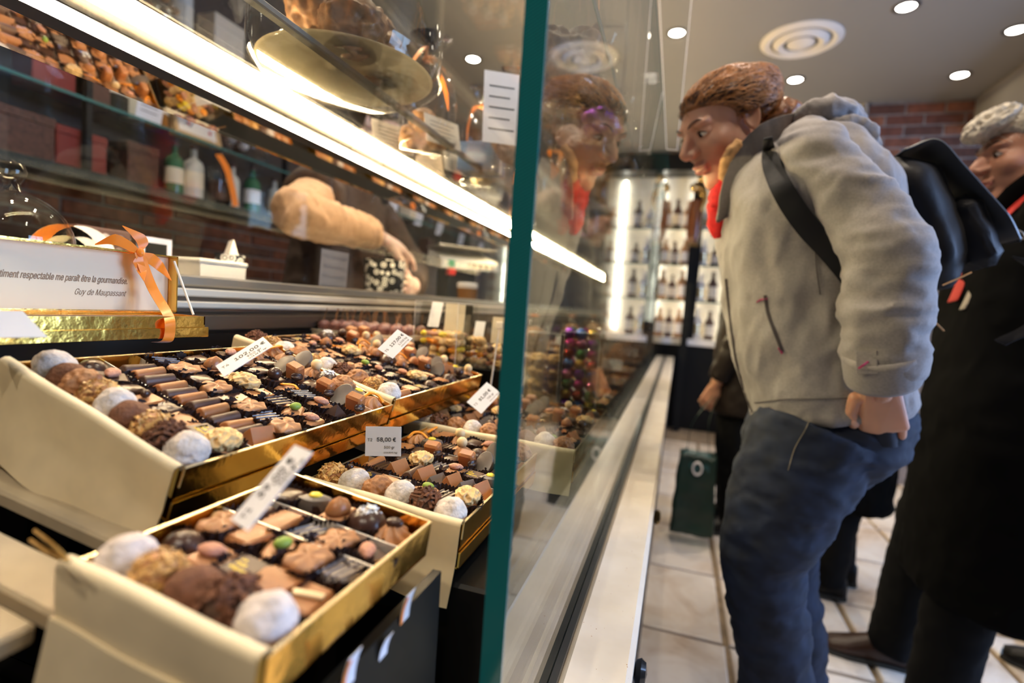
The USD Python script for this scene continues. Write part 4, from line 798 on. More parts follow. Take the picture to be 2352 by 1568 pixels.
def shelf_bag(px, zs, r, lb, mt, n=26, seed=1):
    p_ = onx(px, XB); t = thing('chocolate_bag', lb, 'bag of sweets', T(XB-.02, p_[1], zs)); q = random.Random(seed)
    put('wrapper', bump(lathe([(0, .001), (r*.8, .001), (r, r*.3), (r, r*1.2), (r*.7, r*1.7), (0, r*1.75)], 28), r*.05, 50), M_['cello'], t, True)
    for i in range(n):
        a, d, z = q.uniform(0, 6.28), r*.68*math.sqrt(q.random()), r*.3+r*1.05*q.random(); put('sweet', ball(r*.2, 2, (1, q.uniform(.7, 1), .8), (d*math.cos(a), d*math.sin(a), z)), M_[mt[i % len(mt)]], t, True)
shelf_bag((566, 360), 1.656, .125, 'glossy bag of black and white chocolates right of the tan box', ['dark', 'dark', 'dark2', 'salt', 'caramel', 'dark'], 34, 3)
shelf_bag((365, 30), 2.021, .10, 'round bag of gold sweets on the topmost shelf', ['gold_rim', 'caramel'], 18, 5); shelf_bag((15, 130), 2.0215, .10, 'glossy dark bag of sweets at the picture\'s left edge', ['dark', 'salt'], 18, 6)
t = thing('ribboned_bag', 'clear bag with long orange ribbon on the lower board', 'bag of sweets', T(XB, onx((505, 455), XB)[1], 1.421)); put('wrapper', bump(box(-.04, .04, -.05, .05, 0, .17, .02), .004, 30), M_['cello'], t, True); put('ribbon', ribbon([(.05, -.06, .2), (.055, -.02, .15), (.055, .01, .08), (.05, .04, .0)], .035, (0, 1, .3)), M_['ribbon'], t, True); put('contents', box(-.03, .03, -.04, .04, .004, .1, .01), M_['goods_dark'], t)
# on the work counter
c = onx((50, 500), -.83); zc = float((c-CAM)@RC[:, 2]); RB = 116*zc/FPX; zt = onx((50, 368), -.83)[2]; zb = 1.031; H = zt-zb
t = thing('glass_cloche', 'clear glass bell cloche with round knob behind the gift box', 'cloche', T(-.83-RB*.3, c[1], zb)); e = .003
dome_o = [(RB*math.cos(a), H*.38+(H*.40)*math.sin(a)) for a in np.linspace(0, 1.40, 14)]
pr = [(RB, 0), (RB, H*.38)]+dome_o[1:]+[(RB*.15, H*.80), (RB*.13, H*.83), (RB*.20, H*.87), (RB*.235, H*.92), (RB*.19, H*.98), (0, H)]
put('bell', lathe(pr+[(0, H*.83)]+[(r_*.97, z_-e) for r_, z_ in dome_o[::-1]]+[(RB*.97, 0), (RB, 0)], 56), M_['jar'], t, 40)
put('stand', lathe([(0, 0), (RB*1.1, 0), (RB*1.12, .006), (0, .006)], 40), M_['salt'], t)
kk = put('cake', bump(lathe([(0, .0065), (RB*.7, .0065), (RB*.72, .03), (RB*.6, .045), (0, .05)], 32), .004, 60), M_['goods_dark'], smooth=True, label='dark cake under the glass bell cloche', cat='cake', M=T(-.83-RB*.3, c[1], zb))
for i, (px, mt, lb) in enumerate([((150, 545), 'ribbon', 'orange round sticker disc standing right of the cloche'), ((190, 548), 'offwhite', 'white round sticker disc standing right of the cloche')]):
    p_ = onx(px, -.92); t = thing('round_tag', lb, 'tag', frame((-.92, p_[1], 1.032), (0, 1, 0), (0, 0, 1), (1, 0, 0))); r = p_[2]-1.032+.02; put('disc', tf(lathe([(0, 0), (r*.5, 0), (r*.5, .002), (0, .002)], 32), T(0, r*.5, 0)), M_[mt], t); put('inner_disc', tf(lathe([(0, .002), (r*.34, .002), (r*.34, .0026), (0, .0026)], 32), T(0, r*.5, 0)), M_['cream'], t)
M_['dots'] = wmat('dotted_pattern', {'p': ('principled_bsdf', dict(roughness=.4)), 'g': ('texture_coordinate', {}), 'v': ('voronoi_texture', dict(scale=52.0, randomness=.75)), 'r': ('rgb_ramp', {'ramp': [(.0, (.80, .78, .74)), (.16, (.80, .78, .74)), (.2, (.012, .012, .012)), (.26, (.012, .012, .012)), (.30, (.80, .78, .74)), (.42, (.80, .78, .74)), (.46, (.012, .012, .012)), (1, (.012, .012, .012))]})},
    [('g.object', 'v.vector'), ('v.distance', 'r.fac'), ('r.color', 'p.base_color')], 'p.BSDF')
M_['polka'] = wmat('polka_pattern', {'p': ('principled_bsdf', dict(roughness=.5)), 'g': ('texture_coordinate', {}), 'v': ('voronoi_texture', dict(scale=40.0, randomness=.15)), 'r': ('rgb_ramp', {'ramp': [(.0, (.62, .50, .48)), (.33, (.62, .50, .48)), (.37, (.16, .07, .05)), (1, (.16, .07, .05))]})},
    [('g.object', 'v.vector'), ('v.distance', 'r.fac'), ('r.color', 'p.base_color')], 'p.BSDF')
def onb(x, pa, pb): a, b = onx(pa, x), onx(pb, x); return a, b
a, b = onb(-1.0, (175, 515), (300, 590)); t = thing('patterned_carton', 'brown carton with pale round dots behind the cloche', 'carton', T(-1.0, (a[1]+b[1])/2, 1.031)); put('carton_body', box(-.04, 0, -(b[1]-a[1])/2, (b[1]-a[1])/2, 0, a[2]-1.031, .003), M_['polka'], t); put('carton_lid', box(-.042, .0012, -(b[1]-a[1])/2-.001, (b[1]-a[1])/2+.001, (a[2]-1.031)*.86, a[2]-1.030, .003), M_['polka'], t)
p_ = onx((355, 572), -.9); t = thing('small_frame', 'small pale blue-white photo frame behind the gift box lid', 'frame', T(-.9, p_[1], 1.031)); put('frame', cat(box(-.004, .004, -.03, .03, .0, p_[2]-1.031+.02), box(-.012, .0, -.03, .03, 0, .004)), P('pale_frame', (.6, .6, .72), .4), t); put('picture', box(.004, .0046, -.02, .02, .012, p_[2]-1.031+.01), M_['black'], t)
a, b = onb(-.9, (412, 592), (520, 650)); t = thing('white_tub', 'plain off-white tub on the work counter left of the patterned cup', 'tub', T(-.9, (a[1]+b[1])/2, 1.031)); put('tub_body', hullp([(sx*.05, sy*(b[1]-a[1])/2*f, z) for sx in (-1, 1) for sy in (-1, 1) for f, z in ((.94, 0), (1, a[2]-1.031))]), M_['offwhite'], t); put('tub_rim', box(-.053, .053, -(b[1]-a[1])/2-.003, (b[1]-a[1])/2+.003, a[2]-1.037, a[2]-1.029, .002), M_['offwhite'], t)
def pcup(px0, px1, x, lb, tuft=True):
    a = onx(((px0[0]+px1[0])/2, px0[1]), x); w = (px1[0]-px0[0])/2*float((a-CAM)@RC[:, 2])/FPX; h = a[2]-1.031; t = thing('patterned_cup', lb, 'cup', T(x, a[1], 1.031))
    put('cup_body', lathe([(0, 0), (w*.88, 0), (w, h), (w*.97, h), (w*.85, .004), (0, .004)], 32), M_['dots'], t, 40)
    if tuft: put('tissue', bump(hullp([(math.cos(q)*w*.8, math.sin(q)*w*.8, h*.7) for q in np.linspace(0, 6, 8)]+[(w*.3, 0, h*1.35), (-w*.4, .2*w, h*1.3)]), .003, 60), M_['offwhite'], t)
pcup((498, 585), (560, 650), -.9, 'black and white patterned cup with white tissue beside the white tub'); pcup((838, 598), (932, 672), -.88, 'black and white patterned cup under the server\'s hand', False)
x = -.91; a = onx((1066, 575), x); yc, w = a[1], 68*float((a-CAM)@RC[:, 2])/FPX
t = thing('weighing_scale', 'white weighing scale with green button on a black stand', 'scale', T(x, yc, 1.031, rz=-.80)); zt = a[2]-1.031; M_['scale'] = P('scale_white', (.74, .73, .68), .4); M_['btn'] = P('green_button', (.0, .30, .14), .3); M_['red'] = P('red_button', (.65, .03, .02), .3)
put('housing', hullp([(-.10, -w, zt), (-.10, w, zt), (.09, -w, zt-.05), (.09, w, zt-.05), (-.10, -w, zt-.07), (-.10, w, zt-.07), (.09, -w, zt-.085), (.09, w, zt-.085)]), M_['scale'], t); put('plate', box(-.11, .06, -w*1.04, w*1.04, zt+.004, zt+.012, .003), M_['steel'], t); put('green_button', box(.089, .094, -w*.78, -w*.55, zt-.082, zt-.054, .003), M_['btn'], t, label='green scale button'); put('display', box(.0895, .0925, -w*.1, w*.8, zt-.078, zt-.060, .002), M_['black'], t); put('red_foot', box(.05, .09, -w*.75, -w*.5, zt-.115, zt-.085, .004), M_['red'], t, label='red scale foot'); put('stand', box(-.08, .06, -w*.7, w*.3, 0, zt-.085, .004), M_['black'], t)
for i in range(4): put('key', box(.0925, .0935, -w*.08+w*.22*i, w*.08+w*.22*i, zt-.076, zt-.063, .0004), M_['cream'], t)
p_ = onx((1075, 640), -.80); t = thing('drink_cup', 'amber drink cup with pale froth on the work counter by the scale', 'cup', T(-.80, p_[1], 1.031)); put('cup_body', lathe([(0, 0), (.034, 0), (.040, .085), (0, .085)], 24), M_['amber'], t, 40); put('froth', lathe([(0, .085), (.040, .085), (.042, .10), (.036, .106), (0, .108)], 24), M_['offwhite'], t, 40)
a, b = onx((735, 570), -.742), onx((795, 665), -.742); t = thing('handwritten_sheet', 'translucent white sheet with handwriting seen from behind on the rear pane', 'sign', frame((-.742, (a[1]+b[1])/2, 1.075), (0, -1, 0), (.12, -.1, .99), (-1, 0, 0)))
M_['sheet'] = wmat('thin_paper', {'t': ('translucent_bsdf', dict(color=(.7, .68, .7))), 'd': ('diffuse_bsdf', dict(color=(.55, .52, .55))), 'x': ('transparent_bsdf', {}), 'm': ('mix_closure', dict(fac=.5)), 'm2': ('mix_closure', dict(fac=.55))}, [('t.BSDF', 'm.closure1'), ('d.BSDF', 'm.closure2'), ('x.BSDF', 'm2.closure1'), ('m.closure', 'm2.closure2')], 'm2.closure')
put('paper', box(-.048, .048, 0, a[2]-1.075, -.0003, 0), M_['sheet'], t, False)
put('handwriting', cat(*[tf(fit(s, .08, False, .35, .008), T(-.042, a[2]-1.075-.02-.021*i, .0002, rz=.05)) for i, s in enumerate(('tablettes lait', 'garnies avec', '80 gr de noisettes', 'de chocolat'))]), M_['ink'], t, False)

# ------------------------------------------------------------------ lit vitrine at the far end
vt = thing('vitrine', 'tall lit glass vitrine with black posts at the far end of the shop', 'cabinet', T(0, 5.3, 0)); M_['glow'] = emit('vitrine_tube', (1.0, .95, .82), 16.0); M_['vback'] = P('vitrine_back', (.70, .66, .56), .5)
xs = [ony(p_, 5.3)[0] for p_ in ((1540, 500), (1608, 500), (1662, 500))]
for x_ in (-.34, xs[1]+.0, .62): put('post', box(x_-.035, x_+.035, -.05, -.0, 0, 2.56, .004), M_['black'], vt)
put('top_board', box(-.36, .66, -.06, .24, 2.44, 2.60, .004), M_['black'], vt); put('back_panel', box(-.34, .64, .22, .24, .86, 2.44), M_['vback'], vt); put('base_ledge', box(-.42, .70, -.10, .24, .80, .86, .004), M_['offwhite'], vt); put('base', box(-.38, .66, -.06, .24, 0, .80), M_['black'], vt)
for z in (1.22, 1.56, 1.90): put('glass_shelf', box(-.31, .62, -.03, .21, z-.008, z), M_['glass_clear'], vt); put('shelf_lip', box(-.31, .62, -.034, -.03, z-.01, z+.002), M_['shelf_edge'], vt)
for x_ in (-.27, .07, .44): put('light_tube', cyl((x_, .19, .9), (x_, .19, 2.40), .012, n=10), M_['glow'], vt)
q = random.Random(5); k = 0
for z, row in ((.861, 'lowest'), (1.221, 'second'), (1.561, 'third'), (1.901, 'top')):
    for i in range(6):
        x_ = [-.21, -.10, .0, .17, .28, .53][i]; mt = ['offwhite', 'gold_rim', 'goods_dark', 'offwhite', 'caramel', 'paleb'][(i+k) % 6]; k += 1; h = q.uniform(.20, .30); w = .045
        t = thing('vitrine_bottle', f'small wrapped bottle on the {row} vitrine shelf, {ORD[i]} from its left', 'bottle', T(x_, 5.37, z)); put('body', lathe([(0, 0), (w, 0), (w, h*.6), (w*.4, h*.78), (w*.4, h), (0, h)], 20), M_[mt], t, 40); put('paper_label', lathe([(w*1.01, h*.15), (w*1.03, h*.15), (w*1.03, h*.5), (w*1.01, h*.5), (w*1.01, h*.15)], 20), M_['gold_rim' if mt == 'offwhite' else 'offwhite'], t, 40)
y_ = 5.07; a, b = ony((1562, 415), y_), ony((1575, 560), y_)
t = thing('brass_dispenser', 'brown and brass dispenser with gold knobs on a dark post in front of the vitrine', 'dispenser', T(max(.06, (a[0]+b[0])/2), y_, 0)); put('post', box(-.03, .03, .02, .08, 0, a[2]), M_['black'], t); put('body', tf(lathe([(0, 0), (.04, 0), (.065, .08), (.07, .30), (.055, .39), (0, .40)], 28), T(0, 0, b[2])), P('brown_lacquer', (.14, .05, .02), .2), t, 40)
put('base_plate', box(-.05, .05, -.05, .06, b[2]-.02, b[2], .004), M_['brass'], t)
for i, (dx, dz) in enumerate(((-.03, .52), (.05, .47), (.03, .60))): put('brass_knob', tf(ball(.04, 3), T(dx, -.02, b[2]+dz-.02)), M_['brass'], t, True)
put('spout', tube(curve([(.03, -.03, b[2]+.50), (.07, -.06, b[2]+.40), (.045, -.07, b[2]+.28)], 10), .022, 10), M_['brass'], t)
# ------------------------------------------------------------------ people
def nz(v): v = np.asarray(v, float); return v/np.linalg.norm(v)
def sph(p, r, n=14): return Manifold.sphere(float(r), n).translate([float(q) for q in p])
def limb(*pr):
    out = [Manifold.batch_hull([sph(*pr[i]), sph(*pr[i+1])]) for i in range(len(pr)-1)]; m = out[0]
    for o in out[1:]: m = m + o
    return m
def smooth_mesh(m, edge, it=14):
    t = tri(m.refine_to_length(edge)); t.merge_vertices(); trimesh.smoothing.filter_taubin(t, .5, .53, it); return t
def _ell(p, c, r): q = (p-np.array(c))/np.array(r); k0 = np.linalg.norm(q, axis=1); k1 = np.linalg.norm(q/np.array(r), axis=1)+1e-9; return k0*(k0-1)/k1
def _cap(p, a, b, ra, rb):
    a, b = np.array(a), np.array(b); t = np.clip(((p-a)@(b-a))/((b-a)@(b-a)), 0, 1); return np.linalg.norm(p-a-t[:, None]*(b-a), axis=1)-(ra+(rb-ra)*t)
def _smin(a, b, k): h = np.clip(.5+.5*(b-a)/k, 0, 1); return b*(1-h)+a*h-k*h*(1-h)
def head_sdf(p, old=0.0):
    """x forward, y left, z up; crown at about .118, chin at -.12."""
    d = _smin(_ell(p, (-.014, 0, .030), (.096, .075, .060)), _ell(p, (.028, 0, -.032), (.060, .059, .084)), .03)
    d = _smin(d, _ell(p, (.060, 0, -.106), (.025, .026, .022)), .022)
    for s in (-1, 1):
        d = _smin(d, _ell(p, (.006, s*.046, -.062), (.036, .020, .036)), .025)
        d = _smin(d, _ell(p, (.056, s*.040, -.026), (.026, .025, .022)), .02)
        d = _smin(d, _ell(p, (.074, s*.024, .020), (.016, .030, .010)), .014)
        d = -_smin(-d, _cap(p, (.094, s*.030, .001), (.088, s*.044, -.001), .0125, .011), .010)
        d = _smin(d, _ell(p, (.0705, s*.033, .0005), (.0135, .0165, .0105)), .004)
    d = _smin(d, _cap(p, (.082, 0, .014), (.110, 0, -.028), .008, .0125), .010)
    for s in (-1, 1): d = _smin(d, _ell(p, (.100, s*.0125, -.034), (.012, .009, .009)), .006)
    d = -_smin(-d, _cap(p, (.098, -.016, -.0672), (.098, .016, -.0672), .0035, .0035), .003)
    d = _smin(d, _ell(p, (.086, 0, -.0615), (.012, .024, .0065)), .005); d = _smin(d, _ell(p, (.084, 0, -.0740), (.012, .021, .0075)), .005)
    if old:
        for s in (-1, 1): d = -_smin(-d, _cap(p, (.098, s*.026, -.042), (.082, s*.036, -.078), .003, .002), .006)
    return d
def radial(sub, fn, c=(0, 0, 0), rmax=.19):
    m = trimesh.creation.icosphere(sub, 1.0); D = np.asarray(m.vertices); r = np.full(len(D), rmax); c = np.array(c)
    for _ in range(42): r = np.maximum(r-np.clip(fn(c+D*r[:, None]), -.02, .05)*.8, .01)
    m.vertices = c+D*r[:, None]; return m
def head_frame(o, f, roll=0.0, s=1.0):
    x = nz(f); y = nz(np.cross((0, 0, 1), x)); z = np.cross(x, y); y, z = y*math.cos(roll)+z*math.sin(roll), z*math.cos(roll)-y*math.sin(roll)
    M = frame(o, x, y, z); M[:3, :3] *= s; return M
def ear(s):
    a = np.linspace(0, 2*PI, 25)[:-1]; o = []
    for k, (f, z) in enumerate([(.55, -.004), (.9, -.003), (1, .002), (.93, .0055), (.72, .003), (.3, .0)]): o.append(np.stack([-.012+.015*f*np.cos(a)-.004*np.sin(a), s*np.full(24, .0735+z)+s*.006*(-np.cos(a)*f), -.006+.030*f*np.sin(a)*(1-.15*np.cos(a))], -1))
    m = rings(np.array(o) if s > 0 else np.array(o)[:, ::-1]); return m
def hairline(P, front=.058, temple=.022, nape=-.085, ramp=.012):
    x, z = P[:, 0], P[:, 2]; lim = np.where(z > 0, temple+np.clip(z/front, 0, 1.4)**2.2*.075, temple-.045-np.clip(-z, 0, .1)*.15)
    return np.clip((lim-x)/ramp, 0, 1)*np.clip((z-nape)/.02, 0, 1)
def hair_mesh(sub, t_top, t_back, seed, curl=.004, nape=-.085, flow=1.0):
    m = radial(sub, lambda p: head_sdf(p)); P = np.asarray(m.vertices).copy(); N = P/np.linalg.norm(P, axis=1)[:, None]
    k = hairline(P, nape=nape); kw = hairline(P, nape=nape, ramp=.055); back = np.clip(-N[:, 0], 0, 1); th = t_top+(t_back-t_top)*back
    q = np.stack([P[:, 0]*18+P[:, 2]*8, P[:, 1]*75, (P[:, 2]-.4*P[:, 0])*60], -1)*flow; n = meshkit.fbm(q+seed*3.1, 3, seed)*2-1
    q2 = P*22; n2 = meshkit.fbm(q2+seed, 3, seed+5)*2-1
    m.vertices = P+N*(k*(.003+kw**.8*(th+curl*n+curl*1.5*n2))-(1-k)*.006)[:, None]; return m, k
def strands(m, k, n, L, width, seed, flow=(-1, 0, -.35), spread=.35, lift=.0015):
    """Loose locks that follow the hair's surface."""
    from scipy.spatial import cKDTree
    g = np.random.default_rng(seed); V = np.asarray(m.vertices); N = V/np.linalg.norm(V, axis=1)[:, None]; tr_ = cKDTree(N); idx = np.where(k > .5)[0]; st = g.choice(idx, n); r = np.linalg.norm(V, axis=1)
    p = V[st].copy(); pts = [p.copy()]; w = np.array(flow)+g.normal(size=(n, 3))*spread*.4
    for s in range(6):
        u = p/np.linalg.norm(p, axis=1)[:, None]; d = w-u*(w*u).sum(1)[:, None]; d /= np.linalg.norm(d, axis=1)[:, None]+1e-9
        p = p+d*L/6+g.normal(size=(n, 3))*L*.008; u = p/np.linalg.norm(p, axis=1)[:, None]; i = tr_.query(u)[1]; p = u*(r[i]+lift*(1+g.random(n)))[:, None]; pts.append(p.copy())
    return np.stack(pts, 1)
def put_strands(parent, name, C, M, width, mat):
    C = C@M[:3, :3].T+M[:3, 3]; n, k = C.shape[:2]; c = UsdGeom.BasisCurves.Define(stage, nm(str(parent.GetPath()), name)); c.CreateTypeAttr('linear'); c.CreateCurveVertexCountsAttr(Vt.IntArray.FromNumpy(np.full(n, k, np.int32)))
    c.CreatePointsAttr(Vt.Vec3fArray.FromNumpy(C.reshape(-1, 3).astype(np.float32))); w = np.tile(np.linspace(1, .35, k)*width, n); c.CreateWidthsAttr(Vt.FloatArray.FromNumpy(w.astype(np.float32))); c.SetWidthsInterpolation('vertex')
    UsdShade.MaterialBindingAPI.Apply(c.GetPrim()).Bind(mat); c.GetPrim().SetCustomDataByKey('kind', 'stuff')
def hand(o, x, y, z, curl=(.35, .4, .45, .5), thumb=None, s=1.0, spread=.06):
    """x along the fingers, y to the thumb's side, z out of the back of the hand. Returns a smoothed manifold part in world space."""
    B = np.stack([nz(x), nz(y), nz(z)], 1)*s; W = lambda p: np.asarray(o)+B@np.asarray(p, float)
    m = Manifold.batch_hull([sph(W((.004, .020, 0)), .014*s), sph(W((.004, -.018, 0)), .013*s), sph(W((.086, .031, 0)), .011*s), sph(W((.088, .008, .003)), .011*s), sph(W((.080, -.030, 0)), .010*s), sph(W((.03, .030, -.004)), .012*s)])
    m = m + limb((W((-.05, 0, 0)), .024*s), (W((.006, 0, 0)), .021*s))
    for i, (yb, L, r) in enumerate([(.030, .074, .0088), (.0095, .082, .0090), (-.011, .076, .0086), (-.029, .060, .0078)]):
        p = np.array([.086-.006*(i == 3), yb, .001]); a = 0.0; sy = spread*(1.5-i); ch = [(W(p-(.01, 0, 0)), r*s*1.08)]
        for q, f in enumerate((.46, .30, .24)):
            a += curl[i]*(1.0 if q else .8); p = p+L*f*np.array([math.cos(a), sy*math.cos(a), -math.sin(a)]); ch.append((W(p), r*s*(1-.08*(q+1))))
        m = m + limb(*ch)
    t = thumb or [(.030, .034, -.006), (.060, .056, -.014), (.086, .064, -.020)]
    return m + limb((W((.018, .022, -.002)), .0135*s), (W(t[0]), .0125*s), (W(t[1]), .0108*s), (W(t[2]), .0090*s))
def loft(secs, n=40, e=2.3):
    """secs: (centre, unit depth axis, half depth, unit width axis, half width)."""
    a = np.arange(n)*2*PI/n; c, s = np.cos(a), np.sin(a); c = np.sign(c)*np.abs(c)**(2/e); s = np.sign(s)*np.abs(s)**(2/e)
    R = np.array([np.asarray(o)+np.outer(c*hd, u)+np.outer(s*hw, w) for o, u, hd, w, hw in secs]); m = rings(R)
    if m.volume < 0: m.invert()
    return m
def resec(F, B_, hw, y, n=26):
    F, B_, hw = curve(F, n), curve(B_, n), np.interp(np.linspace(0, 1, n), np.linspace(0, 1, len(hw)), hw); out = []
    for f, b, h in zip(F, B_, hw):
        d = (b-f)/2; L = np.linalg.norm(d); out.append(((f+b)/2, d/L, L, np.array([0, 1.0, 0]), h))
    return out
def folds(m, amp, sc, seed, stretch=(1, 1, 1), oc=3):
    p = np.asarray(m.vertices)*np.array(stretch)*sc; f = meshkit.fbm(p+9.7, oc, seed); f = (1-np.abs(2*f-1))**2
    m.vertices = np.asarray(m.vertices)+np.asarray(m.vertex_normals)*((f-.5)*amp)[:, None]; return m
def skin(name, c, var=.1): return P(name, c, .48, var=var, scale=14, subsurface_weight=.12, bmp=.1, bscale=500)
M_['skin1'] = skin('skin_warm', (.56, .285, .18)); M_['skin2'] = skin('skin_aged', (.42, .20, .125), .2); M_['skin3'] = skin('skin_gloved', (.66, .46, .38))
M_['hair1'] = P('auburn_hair', (.20, .075, .022), .42, var=.55, scale=55, bmp=.4, bscale=160); M_['strand1'] = P('auburn_strands', (.46, .20, .06), .32, var=.3, scale=40); M_['strand1b'] = P('dark_auburn_strands', (.05, .018, .008), .4)
M_['hair2'] = P('white_hair', (.62, .56, .46), .5, var=.25, scale=60, bmp=.4, bscale=160); M_['strand2'] = P('white_strands', (.78, .72, .60), .4, var=.2, scale=40)
M_['hair3'] = P('dark_hair', (.03, .02, .015), .4, var=.4, scale=50)
M_['lip'] = P('lips', (.36, .11, .085), .45); M_['brow'] = P('brow_hair', (.05, .025, .015), .6); M_['eyew'] = P('eye_white', (.6, .55, .5), .2); M_['iris'] = P('iris', (.03, .015, .01), .1); M_['nail'] = P('nail', (.62, .36, .28), .25)
def face_parts(t, M, brow='brow', lids=.5):
    for s in (-1, 1):
        put('eye', tf(ball(1, 3, (.0128, .0150, .0075), (.0722, s*.033, -.0015)), M), M_['eyew'], t, True); put('iris', tf(ball(1, 2, (.0045, .0068, .0064), (.0818, s*.032, -.0025)), M), M_['iris'], t, True)
        put('upper_lash', tf(tube(curve([(.078, s*.0485, -.002), (.0845, s*.040, .0035), (.0855, s*.030, .0045), (.081, s*.0195, .000)], 10), [.0006, .0012, .0014, .0014, .0014, .0014, .0014, .0012, .001, .0006], 6), M), M_['iris'], t)
        put('eyebrow', tf(tube(curve([(.070, s*.054, .018), (.083, s*.043, .0275), (.0925, s*.028, .0255), (.0945, s*.014, .019)], 12), [.001, .0018, .0022, .0024, .0026, .0027, .0028, .0028, .0027, .0025, .002, .0012], 6, .6), M), M_[brow], t)
    put('lips', tf(cat(tube(curve([(.0835, .023, -.067), (.0955, .010, -.0625), (.0975, 0, -.0640), (.0955, -.010, -.0625), (.0835, -.023, -.067)], 16), .0025, 8), tube(curve([(.0835, .022, -.0685), (.0938, .009, -.0738), (.0950, 0, -.0745), (.0938, -.009, -.0738), (.0835, -.022, -.0685)], 16), .0026, 8)), M), M_['lip'], t, True)
def head_man(M, old=0, sub=5):
    m = radial(sub, lambda p: head_sdf(p, old)); m = tf(m, M); return man(m) + man(tf(ear(1), M)) + man(tf(ear(-1), M))
def shoe(o, d, mat, t, L=.27, w=.048, h=.085):
    d = nz(d); y = np.cross((0, 0, 1), d); M = frame(o, d, y, (0, 0, 1))
    R = []
    for x, hw, hh in [(-.075, .6, .8), (-.06, .75, 1), (0, .72, 1.05), (.06, .85, .85), (.12, 1.0, .58), (.165, .92, .42), (.19, .6, .3)]:
        a = np.arange(24)*2*PI/24; R.append(np.stack([np.full(24, x*L/.27), w*hw*np.cos(a), .012+h*hh*np.clip(.35+.65*np.sin(a), 0, 1)], -1))
    put('shoe', tf(rings(R), M), mat, t, True); s2 = [(x*L/.27, w*1.02*q) for x, q in ((-.078, .5), (-.05, .75), (0, .75), (.06, .88), (.12, 1.02), (.17, .9), (.195, .55))]
    put('shoe_sole', tf(prism(s2+[(x, -y_) for x, y_ in s2[::-1]], .016), M), M_['rubber'], t)

# --- the woman bending towards the pane
YW = 1.22; wy = lambda px, y=YW: ony(px, y)
M_['jacket'] = P('grey_heather', (.228, .208, .202), .8, var=.10, scale=260, bmp=.12, bscale=700, sheen_weight=.15); M_['jacket_dark'] = P('grey_lining', (.13, .115, .11), .8, var=.1, scale=200)
M_['jean'] = P('blue_denim', (.0045, .0095, .027), .85, var=.5, scale=26, bmp=.15, bscale=900); M_['scarf'] = P('red_scarf', (.62, .012, .012), .8, var=.2, scale=90, bmp=.4, bscale=250); M_['fleece'] = P('tan_fleece', (.52, .29, .12), .9, var=.2, scale=90, bmp=.6, bscale=220)
M_['magenta'] = P('magenta_trim', (.28, .02, .09), .6); M_['seam'] = P('dark_seam', (.06, .05, .05), .8); M_['bag_black'] = P('black_nylon', (.012, .012, .014), .5, bmp=.2, bscale=120, sheen_weight=.05, specular_ior_level=.12)
hc = np.array([.056, 1.215, 1.474]); hf = (-.78, -.42, -.46); HM = head_frame(hc, hf, -.03, .97)
wm = thing('person', 'woman in pale grey jacket and blue jeans bending towards the front pane', 'person')
elb = [wy((1852, 322), 1.13), wy((1876, 362), 1.06), wy((1948, 446), 1.03), wy((2034, 576), 1.0), wy((2031, 720), 1.0), wy((2027, 862), 1.01)]
hnd = wy((2022, 872), 1.005); hx = nz(wy((2030, 985), 1.045)-hnd)
HL = hand(hnd+hx*.018, hx, nz((-1, .1, -.1)), (-.15, -1, 0), (.6, .6, .6, .6), [(.022, .040, -.002), (.052, .050, .002), (.080, .048, .004)], .92, .02)
hipN, hipF = wy((1880, 985), 1.14), wy((1890, 985), 1.31); kN, kF = wy((1752, 1300), 1.13), wy((1790, 1310), 1.31); aN, aF = np.array([.262, 1.13, .10]), np.array([.345, 1.31, .10])
core = limb((hc+np.array([.02, .01, -.05]), .055), ((.135, 1.22, 1.39), .058), ((.20, 1.22, 1.34), .09)) + limb(((.22, 1.22, 1.30), .12), ((.26, 1.22, 1.06), .11), ((.30, 1.22, .92), .12)) + limb((elb[0], .035), (elb[3], .042), (hnd, .028)) + limb(((.20, 1.37, 1.33), .04), ((.39, 1.43, 1.12), .04), ((.36, 1.40, .92), .028)) + limb((hipN, .085), (kN, .055), (aN, .04)) + limb((hipF, .085), (kF, .055), (aF, .04))
core = core + hand(np.array([.355, 1.395, .90]), (-.2, -.1, -1), (-1, 0, .2), (0, 1, 0), (.4, .45, .5, .55))
body = man(smooth_mesh(core, .02, 6)) + man(smooth_mesh(HL, .0035, 10)) + head_man(HM, 0, 6)
put('body', body, M_['skin1'], wm, True); face_parts(wm, HM)
put('thumbnail', tf(ball(1, 2, (.0062, .0075, .002)), frame(hnd+hx*(.018+.072)+np.array([-.0445, -.0085, -.004]), nz((-1, 0, .1)), hx, nz((-.1, -1, 0)))), M_['nail'], wm, True)
hm, hk = hair_mesh(6, .007, .024, 3, .0050, -.105); hr = put('hair', tf(hm, HM), M_['hair1'], wm, True, label='short auburn hair tucked behind the ear')
put_strands(hr, 'hair_strands', strands(hm, hk, 1500, .10, 0, 4, (-1, 0, -.25), .6, .004), HM, .0015, M_['strand1']); put_strands(hr, 'hair_strands', strands(hm, hk, 1900, .10, 0, 5, (-1, 0, -.25), .6, .003), HM, .0015, M_['strand1b'])
nape = [tf(bump(ball(1, 3, (.042, .034, .026)), .012, 55, i, 3, True), HM @ T(-.100-.016*i, .035-.02*i, -.030-.016*i)) for i in range(4)]; put('nape_curls', cat(*nape), M_['hair1'], wm, True)
